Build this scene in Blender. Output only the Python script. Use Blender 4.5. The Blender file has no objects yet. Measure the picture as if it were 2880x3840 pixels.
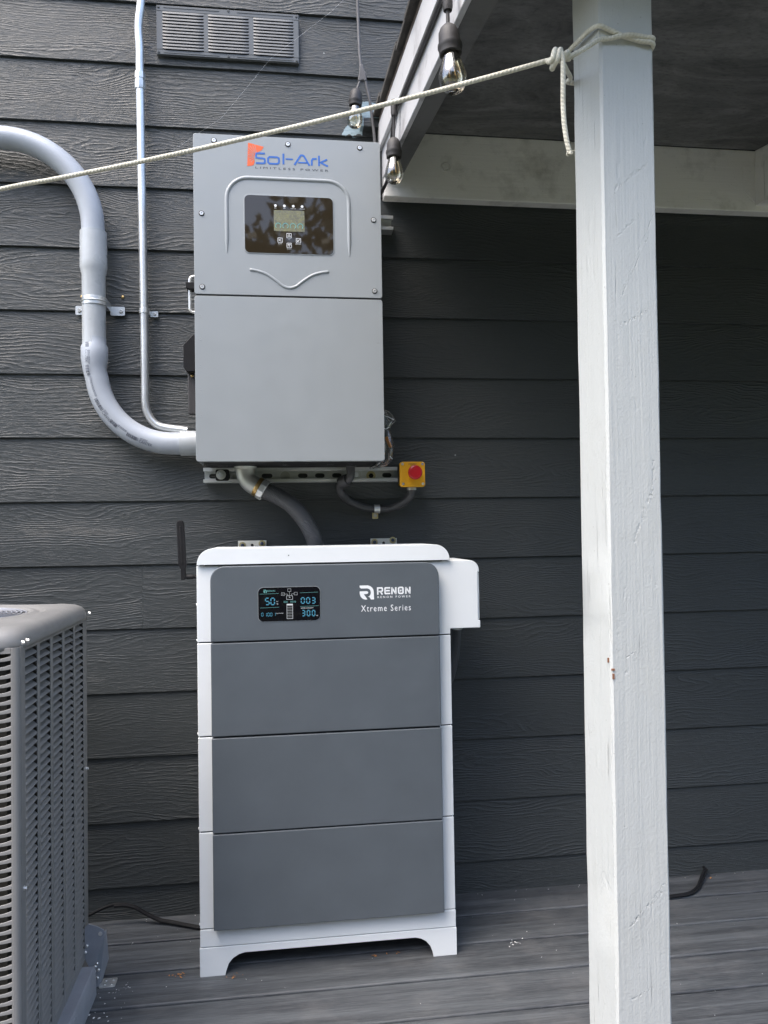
import bpy, bmesh, math, random
from math import sin, cos, pi, radians
from mathutils import Vector, Matrix
random.seed(7)
scn = bpy.context.scene
COL = scn.collection

# ------------------------------------------------------------------ camera
cam = bpy.data.cameras.new("camera")
cam_o = bpy.data.objects.new("camera", cam)
COL.objects.link(cam_o)
cam.sensor_fit = 'HORIZONTAL'; cam.sensor_width = 36.0; cam.lens = 36.0 * 2880.2 / 2880.0
cam.clip_start = 0.05; cam.clip_end = 300.0
CR, CD, CF = Vector((.9914, -.1298, -.0157)), Vector((-.0124, .0262, -.9996)), Vector((.1301, .9912, .0243))
cm = Matrix((CR, -CD, -CF)).transposed().to_4x4()
cm.translation = Vector((0.0, -2.2203, 1.0627))
cam_o.matrix_world = cm
scn.camera = cam_o

# ------------------------------------------------------------------ sky and sun (open shade, soft light from the upper left)
SUN_EL, SUN_AZ = radians(60), radians(-54)     # azimuth seen from the house front: towards the garden, to the left
sun_from = Vector((sin(SUN_AZ) * cos(SUN_EL), -cos(SUN_AZ) * cos(SUN_EL), sin(SUN_EL)))
world = bpy.data.worlds.new("World"); scn.world = world; world.use_nodes = True
nt = world.node_tree; nt.nodes.clear()
wo = nt.nodes.new('ShaderNodeOutputWorld'); bg = nt.nodes.new('ShaderNodeBackground')
sky = nt.nodes.new('ShaderNodeTexSky'); sky.sky_type = 'NISHITA'; sky.sun_disc = False
sky.sun_elevation = SUN_EL; sky.sun_rotation = math.atan2(sun_from.x, sun_from.y)
sky.air_density = 1.0; sky.dust_density = 3.0; sky.ozone_density = 1.0
bg.inputs['Strength'].default_value = 0.15
nt.links.new(sky.outputs[0], bg.inputs[0]); nt.links.new(bg.outputs[0], wo.inputs[0])
sl = bpy.data.lights.new("sun", 'SUN'); sl.energy = .8; sl.angle = radians(50); sl.color = (1.0, .95, .88)
so = bpy.data.objects.new("sun", sl); COL.objects.link(so)
so.rotation_euler = (-sun_from).to_track_quat('-Z', 'Y').to_euler()
scn.view_settings.view_transform = 'Standard'; scn.view_settings.look = 'None'
scn.view_settings.gamma = 1.0; scn.view_settings.use_curve_mapping = False
scn.view_settings.exposure = 1.87
scn.cycles.max_bounces = 8; scn.cycles.use_denoising = True

# ------------------------------------------------------------------ node helpers
class NT:
    def __init__(s, m):
        s.t = m.node_tree; s.n = s.t.nodes; s.l = s.t.links
    def node(s, typ, **k):
        nd = s.n.new(typ)
        for a, b in k.items():
            setattr(nd, a, b)
        return nd
    def put(s, sock, v):
        if hasattr(v, 'node'): s.l.new(v, sock)
        else: sock.default_value = v
    def math(s, op, a, b=None, c=None, clamp=False):
        nd = s.node('ShaderNodeMath', operation=op, use_clamp=clamp)
        s.put(nd.inputs[0], a)
        if b is not None: s.put(nd.inputs[1], b)
        if c is not None: s.put(nd.inputs[2], c)
        return nd.outputs[0]
    def pos(s):
        return s.node('ShaderNodeNewGeometry').outputs['Position']
    def obj(s):
        return s.node('ShaderNodeTexCoord').outputs['Object']
    def vmul(s, v, xyz):
        nd = s.node('ShaderNodeVectorMath', operation='MULTIPLY'); s.put(nd.inputs[0], v); nd.inputs[1].default_value = xyz
        return nd.outputs[0]
    def vadd(s, v, w):
        nd = s.node('ShaderNodeVectorMath', operation='ADD'); s.put(nd.inputs[0], v); s.put(nd.inputs[1], w)
        return nd.outputs[0]
    def sep(s, v):
        nd = s.node('ShaderNodeSeparateXYZ'); s.put(nd.inputs[0], v); return nd.outputs
    def noise(s, v, scale, detail=2, rough=.5, dist=0):
        nd = s.node('ShaderNodeTexNoise'); s.put(nd.inputs['Vector'], v)
        nd.inputs['Scale'].default_value = scale; nd.inputs['Detail'].default_value = detail
        nd.inputs['Roughness'].default_value = rough; nd.inputs['Distortion'].default_value = dist
        return nd.outputs['Fac']
    def vor(s, v, scale, feature='F1', out='Distance'):
        nd = s.node('ShaderNodeTexVoronoi', feature=feature); s.put(nd.inputs['Vector'], v); nd.inputs['Scale'].default_value = scale
        return nd.outputs[out]
    def rng(s, v, a, b, c=0., d=1.):
        nd = s.node('ShaderNodeMapRange'); s.put(nd.inputs[0], v)
        for i, q in enumerate((a, b, c, d)): s.put(nd.inputs[i + 1], q)
        return nd.outputs[0]
    def mix(s, f, a, b):
        nd = s.node('ShaderNodeMix', data_type='RGBA'); s.put(nd.inputs[0], f); s.put(nd.inputs[6], a); s.put(nd.inputs[7], b)
        return nd.outputs[2]
    def rand(s):
        return s.node('ShaderNodeObjectInfo').outputs['Random']

def rgba(c): return (c[0], c[1], c[2], 1.0)
MATS = {}
def mat(name, col=(.5, .5, .5), rough=.5, metal=0., spec=.5, emit=None, estr=0., var=.06, bump=0., bscale=300., trans=0., alpha=1., coat=0., bdist=.001):
    """a plain procedural material with slight tone variation, uneven gloss and an optional fine grain"""
    m = bpy.data.materials.new(name); m.use_nodes = True; t = NT(m); b = t.n['Principled BSDF']
    b.inputs['Base Color'].default_value = rgba(col); b.inputs['Roughness'].default_value = rough
    b.inputs['Metallic'].default_value = metal; b.inputs['Specular IOR Level'].default_value = spec
    b.inputs['Transmission Weight'].default_value = trans; b.inputs['Alpha'].default_value = alpha
    b.inputs['Coat Weight'].default_value = coat; b.inputs['Coat Roughness'].default_value = .05
    if emit:
        b.inputs['Emission Color'].default_value = rgba(emit); b.inputs['Emission Strength'].default_value = estr
    if var:
        p = t.obj()
        n = t.noise(p, 9, 4, .6)
        f = t.rng(n, .3, .7, 1 - var, 1 + var)
        mx = t.node('ShaderNodeVectorMath', operation='SCALE'); mx.inputs[0].default_value = col; t.put(mx.inputs['Scale'], f)
        t.l.new(mx.outputs[0], b.inputs['Base Color'])
        t.put(b.inputs['Roughness'], t.rng(t.noise(p, 23, 3), .3, .7, max(.02, rough * .85), min(1, rough * 1.15)))
    if bump:
        bn = t.node('ShaderNodeBump'); bn.inputs['Strength'].default_value = bump; bn.inputs['Distance'].default_value = bdist
        t.put(bn.inputs['Height'], t.noise(t.obj(), bscale, 3)); t.l.new(bn.outputs[0], b.inputs['Normal'])
    MATS[name] = m
    return m

def siding_material():
    m = bpy.data.materials.new("siding_paint"); m.use_nodes = True; t = NT(m); b = t.n['Principled BSDF']
    p = t.pos(); r = t.rand()
    off = t.node('ShaderNodeCombineXYZ'); t.put(off.inputs[0], t.math('MULTIPLY', r, 37.)); t.put(off.inputs[1], t.math('MULTIPLY', r, 11.))
    q = t.vadd(p, off.outputs[0])
    z = t.sep(p)[2]
    # cathedral grain: contour lines of a slow field, broken into short raised fibres
    slow = t.noise(t.vmul(q, (1.9, 1., 8.)), 1., 1.6, .5, .5)
    vk = t.node('ShaderNodeTexVoronoi', feature='F1'); t.put(vk.inputs['Vector'], t.vmul(q, (1.15, .01, 5.6))); vk.inputs['Scale'].default_value = 1.; vk.inputs['Randomness'].default_value = .9
    kd = t.rng(vk.outputs['Distance'], 0., .34, 1., 0.)
    ksel = t.math('GREATER_THAN', t.sep(vk.outputs['Color'])[0], .45)
    slow = t.math('ADD', slow, t.math('MULTIPLY', t.math('MULTIPLY', t.math('MULTIPLY', kd, kd), ksel), .42))
    wob = t.noise(t.vmul(q, (17., 1., 60.)), 1., 3, .6)
    ph = t.math('ADD', t.math('ADD', t.math('MULTIPLY', z, 620.), t.math('MULTIPLY', slow, 125.)), t.math('MULTIPLY', wob, 9.))
    w = t.math('POWER', t.math('MULTIPLY_ADD', t.math('SINE', ph), .5, .5), 2.3)
    mask = t.rng(t.noise(t.vmul(q, (2.2, 1., 12.)), 1., 3), .36, .66, .1, 1.)
    brk = t.rng(t.noise(t.vmul(q, (26., 1., 120.)), 1., 3, .6), .36, .56, .3, 1.)
    lines = t.math('MULTIPLY', t.math('MULTIPLY', w, mask), brk)
    dash = t.rng(t.noise(t.vmul(q, (38., 1., 300.)), 1., 3, .6, .7), .5, .64)
    fib = t.noise(t.vmul(q, (45., 1., 620.)), 1., 2)
    h = t.math('ADD', t.math('ADD', t.math('MULTIPLY', lines, 1.), t.math('MULTIPLY', dash, .34)), t.math('MULTIPLY', fib, .3))
    bn = t.node('ShaderNodeBump'); bn.inputs['Strength'].default_value = .75; bn.inputs['Distance'].default_value = .0016
    t.put(bn.inputs['Height'], t.math('MULTIPLY', h, t.rng(r, 0., 1., .7, 1.25))); t.l.new(bn.outputs[0], b.inputs['Normal'])
    big = t.noise(p, 1.7, 4, .6)
    c = t.mix(t.rng(big, .3, .7), (.034, .0385, .0395, 1), (.0455, .051, .0515, 1))
    c = t.mix(t.math('MULTIPLY', t.rng(r, 0, 1), .5), c, (.051, .057, .0575, 1))
    # a patch beside the roof end where the old pale blue coat still shows
    x = t.sep(p)[0]
    edge = t.math('MULTIPLY', t.math('SUBTRACT', t.noise(p, 45, 3), .5), .03)
    xm = t.math('MULTIPLY', t.math('GREATER_THAN', t.math('ADD', x, edge), t.math('MULTIPLY_ADD', t.math('SUBTRACT', z, 2.226), .45, .186)), t.math('LESS_THAN', x, .33))
    zm = t.math('MULTIPLY', t.math('GREATER_THAN', t.math('ADD', z, edge), 2.226), t.math('LESS_THAN', t.math('ADD', z, edge), 2.331))
    gap = t.math('SUBTRACT', 1., t.math('MULTIPLY', t.math('GREATER_THAN', x, .245), t.math('LESS_THAN', z, 2.262)))
    pm = t.math('MULTIPLY', t.math('MULTIPLY', xm, zm), gap)
    c = t.mix(t.math('MULTIPLY', pm, t.rng(t.noise(p, 60, 3), .25, .45, .35, 1.)), c, (.30, .40, .45, 1))
    # small paint flecks
    fl = t.math('LESS_THAN', t.vor(p, 6.5), .016)
    c = t.mix(t.math('MULTIPLY', fl, .7), c, (.42, .44, .44, 1))
    t.put(b.inputs['Base Color'], c)
    t.put(b.inputs['Roughness'], t.rng(t.noise(p, 12, 3), .3, .7, .34, .46))
    b.inputs['Specular IOR Level'].default_value = .42
    MATS['siding'] = m

def deck_material():
    m = bpy.data.materials.new("composite_decking"); m.use_nodes = True; t = NT(m); b = t.n['Principled BSDF']
    p = t.pos(); r = t.rand()
    off = t.node('ShaderNodeCombineXYZ'); t.put(off.inputs[0], t.math('MULTIPLY', r, 53.)); t.put(off.inputs[1], t.math('MULTIPLY', r, 7.))
    q = t.vadd(p, off.outputs[0])
    s1 = t.noise(t.vmul(q, (1.3, 34., 1.)), 1., 5, .68, .4)
    s2 = t.noise(t.vmul(q, (3.2, 190., 1.)), 1., 4, .7)
    s3 = t.noise(t.vmul(q, (22., 620., 1.)), 1., 2)
    c = t.mix(t.rng(s1, .33, .68), (.030, .0335, .037, 1), (.096, .106, .113, 1))
    c = t.mix(t.math('MULTIPLY', t.rng(s2, .5, .68), .8), c, (.026, .029, .034, 1))
    c = t.mix(t.math('MULTIPLY', t.rng(s3, .45, .7), .25), c, (.2, .2, .21, 1))
    d = t.noise(t.vmul(p, (1., 1., 1.)), 4., 5, .65)
    c = t.mix(t.math('MULTIPLY', t.rng(d, .5, .75), .35), c, (.19, .185, .18, 1))
    t.put(b.inputs['Base Color'], c)
    t.put(b.inputs['Roughness'], t.rng(s1, .3, .7, .5, .68))
    bn = t.node('ShaderNodeBump'); bn.inputs['Strength'].default_value = .55; bn.inputs['Distance'].default_value = .0012
    t.put(bn.inputs['Height'], t.math('ADD', t.math('MULTIPLY', s2, .6), t.math('MULTIPLY', s3, .5))); t.l.new(bn.outputs[0], b.inputs['Normal'])
    MATS['deck'] = m

def wood_paint(name, col, axis, dirt=(.2, .2, .19), damt=.3, rough=.5, strength=.5, dents=0., fine=1., scratch=False):
    """brush painted timber, grain running along axis 0/1/2"""
    m = bpy.data.materials.new(name); m.use_nodes = True; t = NT(m); b = t.n['Principled BSDF']
    p = t.pos()
    sc = [60., 60., 60.]; sc[axis] = 2.6
    sc2 = [240., 240., 240.]; sc2[axis] = 9.
    g1 = t.noise(t.vmul(p, sc), 1., 3, .55, .5); g2 = t.noise(t.vmul(p, sc2), 1., 2)
    orange = t.noise(p, 260., 2)
    lump = t.noise(p, 22., 4, .6)
    h = t.math('ADD', t.math('ADD', t.math('MULTIPLY', g1, .8 * fine), t.math('MULTIPLY', g2, .45 * fine)), t.math('ADD', t.math('MULTIPLY', orange, .35), t.math('MULTIPLY', lump, .45)))
    if dents:
        v = t.rng(t.noise(t.vmul(p, (26., 26., 9.)), 1., 3, .6, 1.2), .66, .72)
        h = t.math('SUBTRACT', h, t.math('MULTIPLY', v, dents))
    if scratch:
        # long knife-like scratches and scuffs across the post's broad face, as (x, z) segments
        xyz = t.sep(p); jx = t.math('MULTIPLY', t.math('SUBTRACT', t.noise(p, 60., 3), .5), .006)
        for ax, az, bx, bz, wd in ((.562, 1.535, .503, 1.405, .0011), (.552, 1.50, .507, 1.408, .0014), (.500, 1.57, .552, 1.612, .004), (.503, 1.50, .540, 1.535, .003), (.505, 1.365, .55, 1.39, .004), (.496, .475, .556, .535, .0022), (.500, .48, .548, .52, .0030), (.495, .37, .53, .384, .0025), (.500, .868, .535, .890, .0012), (.518, 1.04, .545, 1.11, .0045), (.548, 1.10, .553, 1.16, .003)):
            dx, dz = bx - ax, bz - az; L2 = dx * dx + dz * dz
            rx = t.math('ADD', t.math('SUBTRACT', xyz[0], ax), jx); rz_ = t.math('SUBTRACT', xyz[2], az)
            u = t.math('DIVIDE', t.math('ADD', t.math('MULTIPLY', rx, dx), t.math('MULTIPLY', rz_, dz)), L2, clamp=True)
            ex = t.math('SUBTRACT', rx, t.math('MULTIPLY', u, dx)); ez = t.math('SUBTRACT', rz_, t.math('MULTIPLY', u, dz))
            dd = t.math('SQRT', t.math('ADD', t.math('MULTIPLY', ex, ex), t.math('MULTIPLY', ez, ez)))
            g = t.rng(dd, 0., wd, 1., 0.)
            if True: g = t.math('MULTIPLY', g, t.rng(t.noise(t.vmul(p, (200., 200., 120.)), 1., 3, .7), .45, .6, -.3, 1.2))
            h = t.math('SUBTRACT', h, t.math('MULTIPLY', g, .45))
    sc3 = [300., 300., 300.]; sc3[axis] = 5.
    cr = t.rng(t.noise(t.vmul(p, sc3), 1., 2), .69, .75)
    h = t.math('SUBTRACT', h, t.math('MULTIPLY', cr, .7))
    bn = t.node('ShaderNodeBump'); bn.inputs['Strength'].default_value = strength; bn.inputs['Distance'].default_value = .0016
    t.put(bn.inputs['Height'], h); t.l.new(bn.outputs[0], b.inputs['Normal'])
    sc3 = [300., 300., 300.]; sc3[axis] = 5.
    dn = t.rng(t.noise(p, 7., 6, .7), .52, .75)
    c = t.mix(t.math('MULTIPLY', dn, damt), rgba(col), rgba(dirt))
    c = t.mix(t.math('MULTIPLY', cr, .45), c, rgba([k * .45 for k in col]))
    sp = t.math('LESS_THAN', t.vor(p, 42.), .05)
    c = t.mix(t.math('MULTIPLY', sp, .35), c, (.2, .19, .17, 1))
    t.put(b.inputs['Base Color'], c); b.inputs['Roughness'].default_value = rough
    MATS[name] = m
    return m

siding_material(); deck_material()
mat('white', (.74, .77, .775), .42, bump=.12, bscale=900, var=.02)
mat('panel', (.088, .103, .116), .46, bump=.25, bscale=1500, var=.06)
mat('inverter', (.300, .322, .330), .40, metal=.1, bump=.2, bscale=1800, var=.008)
mat('blackbox', (.012, .012, .013), .6, spec=.18, var=.2)
mat('gasket', (.01, .01, .01), .7)
mat('screen', (.030, .023, .014), .025, spec=.5, var=0)  # brown of the reflected garden put into the black glass's base colour
mat('dark_glass', (.006, .006, .008), .03, spec=.5, var=0)
mat('galv', (.66, .675, .67), .36, metal=.75, var=.16, bump=.1, bscale=120)
mat('castzinc', (.52, .53, .50), .45, metal=.8, var=.2, bump=.5, bscale=420)
mat('steel', (.74, .73, .70), .28, metal=.7, var=.08)
mat('yellowzinc', (.55, .48, .26), .35, metal=.85, var=.25)
mat('pvc', (.38, .41, .45), .36, var=.07, bump=.15, bscale=60)
mat('pvc_pale', (.42, .445, .46), .3, var=.12)
mat('flex', (.055, .056, .06), .5, var=.1)
mat('estop_yellow', (.72, .36, .012), .38, var=.05)
mat('estop_red', (.42, .008, .014), .35, var=.05)
mat('ac_paint', (.225, .222, .214), .42, var=.07, bump=.2, bscale=700)
mat('ac_rail', (.26, .275, .30), .45, var=.15, bump=.2, bscale=200)
mat('ac_inside', (.02, .018, .013), .8, var=.3)
mat('fan_wire', (.32, .33, .36), .4, metal=.2)
mat('rubber', (.035, .033, .033), .55, var=.25, bump=.3, bscale=150)
mat('cord_grey', (.10, .098, .10), .6, var=.3, bump=.4, bscale=200)
mat('ink_blue', (.028, .13, .46), .5)
mat('ink_orange', (.78, .13, .035), .5)
mat('ink_dark', (.04, .045, .055), .5)
mat('ink_white', (.80, .82, .83), .5)
mat('pipe_ink', (.07, .08, .11), .5)
mat('lit_white', (.05, .05, .05), .3, emit=(.8, .85, .9), estr=.22, var=0)
mat('lit_cyan', (.02, .06, .08), .3, emit=(.10, .40, .60), estr=.15, var=0)
mat('lit_green', (.02, .06, .06), .3, emit=(.2, .5, .5), estr=.2, var=0)
mat('orange_plastic', (.75, .30, .03), .4, var=.15)
mat('vent_paint', (.105, .113, .117), .42, var=.06)
mat('flake', (.72, .72, .70), .7)
mat('leaf_dry', (.36, .16, .05), .7, var=.3)
mat('shingle', (.065, .06, .055), .9, var=.45, bump=1., bscale=260, bdist=.002)
mat('brass', (.55, .38, .16), .35, metal=1.)
mat('fleck_wood', (.24, .11, .06), .7)
mat('grass', (.15, .16, .08), .8, var=.5)
mat('bark', (.08, .06, .045), .85, var=.4)
wood_paint('post_paint', (.51, .525, .505), 2, dirt=(.44, .44, .39), damt=.3, strength=.8, dents=.4, scratch=True)
wood_paint('fascia_paint', (.60, .60, .61), 1, dirt=(.16, .15, .15), damt=.7, strength=.6)
wood_paint('ledger_paint', (.78, .77, .73), 0, dirt=(.36, .35, .31), damt=.75, strength=.55)
wood_paint('soffit_paint', (.165, .165, .16), 1, dirt=(.06, .06, .06), damt=.8, strength=.4)

def ceiling_material():
    m = bpy.data.materials.new("sooty_plywood"); m.use_nodes = True; t = NT(m); b = t.n['Principled BSDF']; p = t.pos()
    n1 = t.noise(t.vmul(p, (3.4, 5.5, 1.)), 1., 7, .72, 1.2); n2 = t.noise(t.vmul(p, (60., 110., 60.)), 1., 4, .65)
    c = t.mix(t.rng(n1, .35, .7), (.085, .086, .085, 1), (.26, .26, .25, 1))
    c = t.mix(t.math('MULTIPLY', t.rng(n2, .5, .75), .6), c, (.05, .052, .052, 1))
    t.put(b.inputs['Base Color'], c); b.inputs['Roughness'].default_value = .8
    bn = t.node('ShaderNodeBump'); bn.inputs['Strength'].default_value = .6; bn.inputs['Distance'].default_value = .002
    t.put(bn.inputs['Height'], n2); t.l.new(bn.outputs[0], b.inputs['Normal'])
    MATS['ceiling'] = m
ceiling_material()

def rope_material():
    m = bpy.data.materials.new("cotton_rope"); m.use_nodes = True; t = NT(m); b = t.n['Principled BSDF']
    uv = t.node('ShaderNodeUVMap').outputs[0]; s = t.sep(uv)
    a = t.math('SINE', t.math('ADD', t.math('MULTIPLY', s[0], 1050.), t.math('MULTIPLY', s[1], 4 * pi)))
    c = t.math('SINE', t.math('SUBTRACT', t.math('MULTIPLY', s[0], 1500.), t.math('MULTIPLY', s[1], 6 * pi)))
    w = a
    bn = t.node('ShaderNodeBump'); bn.inputs['Strength'].default_value = .4; bn.inputs['Distance'].default_value = .0006
    t.put(bn.inputs['Height'], w); t.l.new(bn.outputs[0], b.inputs['Normal'])
    col = t.mix(t.rng(t.noise(t.pos(), 40., 4), .3, .7), (.58, .55, .44, 1), (.74, .71, .60, 1))
    col = t.mix(t.rng(w, -.9, .1, .16, 0.), col, (.30, .28, .21, 1))
    t.put(b.inputs['Base Color'], col); b.inputs['Roughness'].default_value = .9
    MATS['rope'] = m
rope_material()

def glass_material(name, tint, rough=.02, clear=.75):
    """thin glass or film: mostly see-through with a mirror sheen at the rim"""
    m = bpy.data.materials.new(name); m.use_nodes = True; t = NT(m)
    b = t.n['Principled BSDF']; out = t.n['Material Output']; t.n.remove(b)
    tr = t.node('ShaderNodeBsdfTransparent'); tr.inputs[0].default_value = rgba(tint)
    gl = t.node('ShaderNodeBsdfGlossy'); gl.inputs['Roughness'].default_value = rough; gl.inputs[0].default_value = (.95, .95, .95, 1)
    lw = t.node('ShaderNodeLayerWeight'); lw.inputs[0].default_value = .35
    f = t.rng(lw.outputs['Fresnel'], 0., 1., 1 - clear, .9)
    mx = t.node('ShaderNodeMixShader'); t.put(mx.inputs[0], f); t.l.new(tr.outputs[0], mx.inputs[1]); t.l.new(gl.outputs[0], mx.inputs[2])
    t.l.new(mx.outputs[0], out.inputs[0]); MATS[name] = m
glass_material('bulb_glass', (.86, .82, .72), .02, .86)
glass_material('film', (.90, .90, .89), .25, .95)
M = MATS

# ------------------------------------------------------------------ mesh helpers
ORG = {}
def thing(name, label, cat, loc=(0, 0, 0), group=None, rz=0., kind=None):
    o = bpy.data.objects.new(name, None); COL.objects.link(o); o.location = loc; o.rotation_euler = (0, 0, rz)
    o.empty_display_size = .05
    o['label'] = label; o['category'] = cat
    if group: o['group'] = group
    if kind: o['kind'] = kind
    ORG[o.name] = Vector((0, 0, 0)) if rz else Vector(loc)   # a turned thing is built in its own axes
    return o
def tag(o, label, cat, group=None, kind=None):
    o['label'] = label; o['category'] = cat
    if group: o['group'] = group
    if kind: o['kind'] = kind
    return o

class MB:
    def __init__(s): s.bm = bmesh.new(); s.uv = None
    def poly3(s, faces_pts):
        vs = [s.bm.verts.new(p) for p in faces_pts]; return s.bm.faces.new(vs)
    def box(s, x0, x1, y0, y1, z0, z1):
        v = [s.bm.verts.new((x, y, z)) for z in (z0, z1) for y in (y0, y1) for x in (x0, x1)]
        for f in ((0, 2, 3, 1), (4, 5, 7, 6), (0, 1, 5, 4), (2, 6, 7, 3), (0, 4, 6, 2), (1, 3, 7, 5)):
            s.bm.faces.new([v[i] for i in f])
        return s
    def prism(s, pts, a0, a1, axis='Y'):
        """outline pts extruded from a0 to a1; axis Y: pts are (x,z); X: (y,z); Z: (x,y)"""
        def P(p, a):
            return (p[0], a, p[1]) if axis == 'Y' else ((a, p[0], p[1]) if axis == 'X' else (p[0], p[1], a))
        A = [s.bm.verts.new(P(p, a0)) for p in pts]; B = [s.bm.verts.new(P(p, a1)) for p in pts]
        n = len(pts)
        fs = [s.bm.faces.new(A), s.bm.faces.new(B[::-1])]
        for i in range(n):
            fs.append(s.bm.faces.new((A[i], B[i], B[(i + 1) % n], A[(i + 1) % n])))
        return s
    def loft(s, rings, close=False, cap0=True, cap1=True):
        R = [[s.bm.verts.new(p) for p in r] for r in rings]; n = len(R[0])
        for a, b in list(zip(R, R[1:])) + ([(R[-1], R[0])] if close else []):
            for i in range(n):
                f = s.bm.faces.new((a[i], a[(i + 1) % n], b[(i + 1) % n], b[i])); f.smooth = True
        if not close:
            if cap0: s.bm.faces.new(R[0][::-1])
            if cap1: s.bm.faces.new(R[-1])
        return s
    def tube(s, pts, r, n=12, close=False, cap=True, uv=False):
        P = [Vector(p) for p in pts]; rings = []; up = None; N = len(P); dist = [0.]
        for i in range(1, N): dist.append(dist[-1] + (P[i] - P[i - 1]).length)
        for i, p in enumerate(P):
            if close: d = P[(i + 1) % N] - P[i - 1]
            else: d = P[min(i + 1, N - 1)] - P[max(i - 1, 0)]
            d.normalize()
            if up is None: up = d.orthogonal().normalized()
            up = (up - d * up.dot(d)).normalized(); side = d.cross(up)
            rr = r[i] if hasattr(r, '__len__') else (r(dist[i]) if callable(r) else r)
            rings.append([p + (up * cos(2 * pi * k / n) + side * sin(2 * pi * k / n)) * rr for k in range(n)])
        if not uv: return s.loft(rings, close, cap, cap)
        L = s.bm.loops.layers.uv.verify()
        R = [[s.bm.verts.new(q) for q in g] for g in rings]
        for i in range(N - 1):
            for k in range(n):
                f = s.bm.faces.new((R[i][k], R[i][(k + 1) % n], R[i + 1][(k + 1) % n], R[i + 1][k])); f.smooth = True
                for lp, (du, dv) in zip(f.loops, ((dist[i], k / n), (dist[i], (k + 1) / n), (dist[i + 1], (k + 1) / n), (dist[i + 1], k / n))):
                    lp[L].uv = (du, dv)
        s.bm.faces.new(R[0][::-1]); s.bm.faces.new(R[-1])
        return s
    def lathe(s, prof, c, axis='Y', n=24, sgn=1, cap0=True, cap1=True):
        """prof: (radius, distance along axis) pairs"""
        c = Vector(c); rings = []
        for r, h in prof:
            g = []
            for k in range(n):
                a = 2 * pi * k / n * sgn; u, v = r * cos(a), r * sin(a)
                g.append(c + Vector({'Y': (u, h, v), 'Z': (u, v, h), 'X': (h, u, v)}[axis]))
            rings.append(g)
        return s.loft(rings, False, cap0, cap1)
    def cyl(s, c, r, h, axis='Y', n=20): return s.lathe(((r, 0), (r, h)), c, axis, n)
    def torus(s, c, R, r, axis='Z', N=48, n=8, a0=0, a1=2 * pi):
        full = abs(a1 - a0 - 2 * pi) < 1e-6; pts = []
        for k in range(N + (0 if full else 1)):
            a = a0 + (a1 - a0) * k / N; u, v = R * cos(a), R * sin(a)
            pts.append(Vector(c) + Vector({'Z': (u, v, 0), 'Y': (u, 0, v), 'X': (0, u, v)}[axis]))
        return s.tube(pts, r, n, full)
    def stroke(s, pts, w, y, t=.0006):
        """a pen stroke with round ends lying on a plane that faces the viewer of the wall (x,z points)"""
        P = [Vector((p[0], p[1])) for p in pts]; L = []; Rr = []
        for i, p in enumerate(P):
            a = P[i - 1] if i else None; b = P[i + 1] if i + 1 < len(P) else None
            d1 = (p - a).normalized() if a is not None else (b - p).normalized(); d2 = (b - p).normalized() if b is not None else d1
            d = (d1 + d2); d = d.normalized() if d.length > 1e-6 else d1
            k = max(.5, d.dot(d1)); nrm = Vector((-d.y, d.x)) * (w / 2 / k)
            L.append(p + nrm); Rr.append(p - nrm)
        out = L + Rr[::-1]
        for i in range(len(P) - 1):
            q = [L[i], L[i + 1], Rr[i + 1], Rr[i]]
            s.prism([(v.x, v.y) for v in q], y, y - t)
        return s
    def build(s, name, m, parent=None, bevel=0., seg=2, smooth=False, loc=None, label=None):
        bmesh.ops.recalc_face_normals(s.bm, faces=s.bm.faces)
        me = bpy.data.meshes.new(name)
        org = Vector((0, 0, 0)); q = parent
        if parent is not None:
            while q.parent is not None: q = q.parent
            org = ORG.get(q.name, q.location.copy())
        if loc is not None:
            org = Vector(loc)
        for v in s.bm.verts: v.co -= org
        if smooth:
            for f in s.bm.faces: f.smooth = True
        s.bm.to_mesh(me); s.bm.free()
        if not bevel and not smooth: me.set_sharp_from_angle(angle=radians(38))
        me.materials.append(M[m] if isinstance(m, str) else m)
        o = bpy.data.objects.new(name, me); COL.objects.link(o)
        if parent is not None: o.parent = parent
        elif loc is not None: o.location = loc
        if bevel:
            b = o.modifiers.new("bevel", 'BEVEL'); b.width = bevel; b.segments = seg; b.limit_method = 'ANGLE'; b.angle_limit = radians(40)
            b.harden_normals = True
            for p in me.polygons: p.use_smooth = True
        if label: o['label'] = label
        return o

def rrect(x0, x1, z0, z1, r, n=6, corners=(1, 1, 1, 1)):
    """rounded rectangle; corners: bottom-left, bottom-right, top-right, top-left"""
    out = []
    for i, (cx, cz, a0) in enumerate(((x0 + r, z0 + r, pi), (x1 - r, z0 + r, 1.5 * pi), (x1 - r, z1 - r, 0), (x0 + r, z1 - r, .5 * pi))):
        if corners[i]:
            for k in range(n + 1):
                a = a0 + pi / 2 * k / n; out.append((cx + r * cos(a), cz + r * sin(a)))
        else:
            out.append(((x0, z0), (x1, z0), (x1, z1), (x0, z1))[i])
    return out
def arc(cx, cz, r, a0, a1, n=12): return [(cx + r * cos(radians(a0 + (a1 - a0) * k / n)), cz + r * sin(radians(a0 + (a1 - a0) * k / n))) for k in range(n + 1)]
def spline(P, n=8):
    P = [Vector(p) for p in P]; out = []
    for i in range(len(P) - 1):
        p0 = P[max(i - 1, 0)]; p1 = P[i]; p2 = P[i + 1]; p3 = P[min(i + 2, len(P) - 1)]
        for k in range(n):
            t = k / n
            out.append(.5 * ((2 * p1) + (p2 - p0) * t + (2 * p0 - 5 * p1 + 4 * p2 - p3) * t * t + (3 * p1 - p0 - 3 * p2 + p3) * t ** 3))
    out.append(P[-1]); return out
def copy_to(o, loc, parent=None, rot=None):
    c = o.copy(); COL.objects.link(c); c.location = loc
    if rot is not None: c.rotation_euler = rot
    if parent is not None: c.parent = parent
    return c
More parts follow.
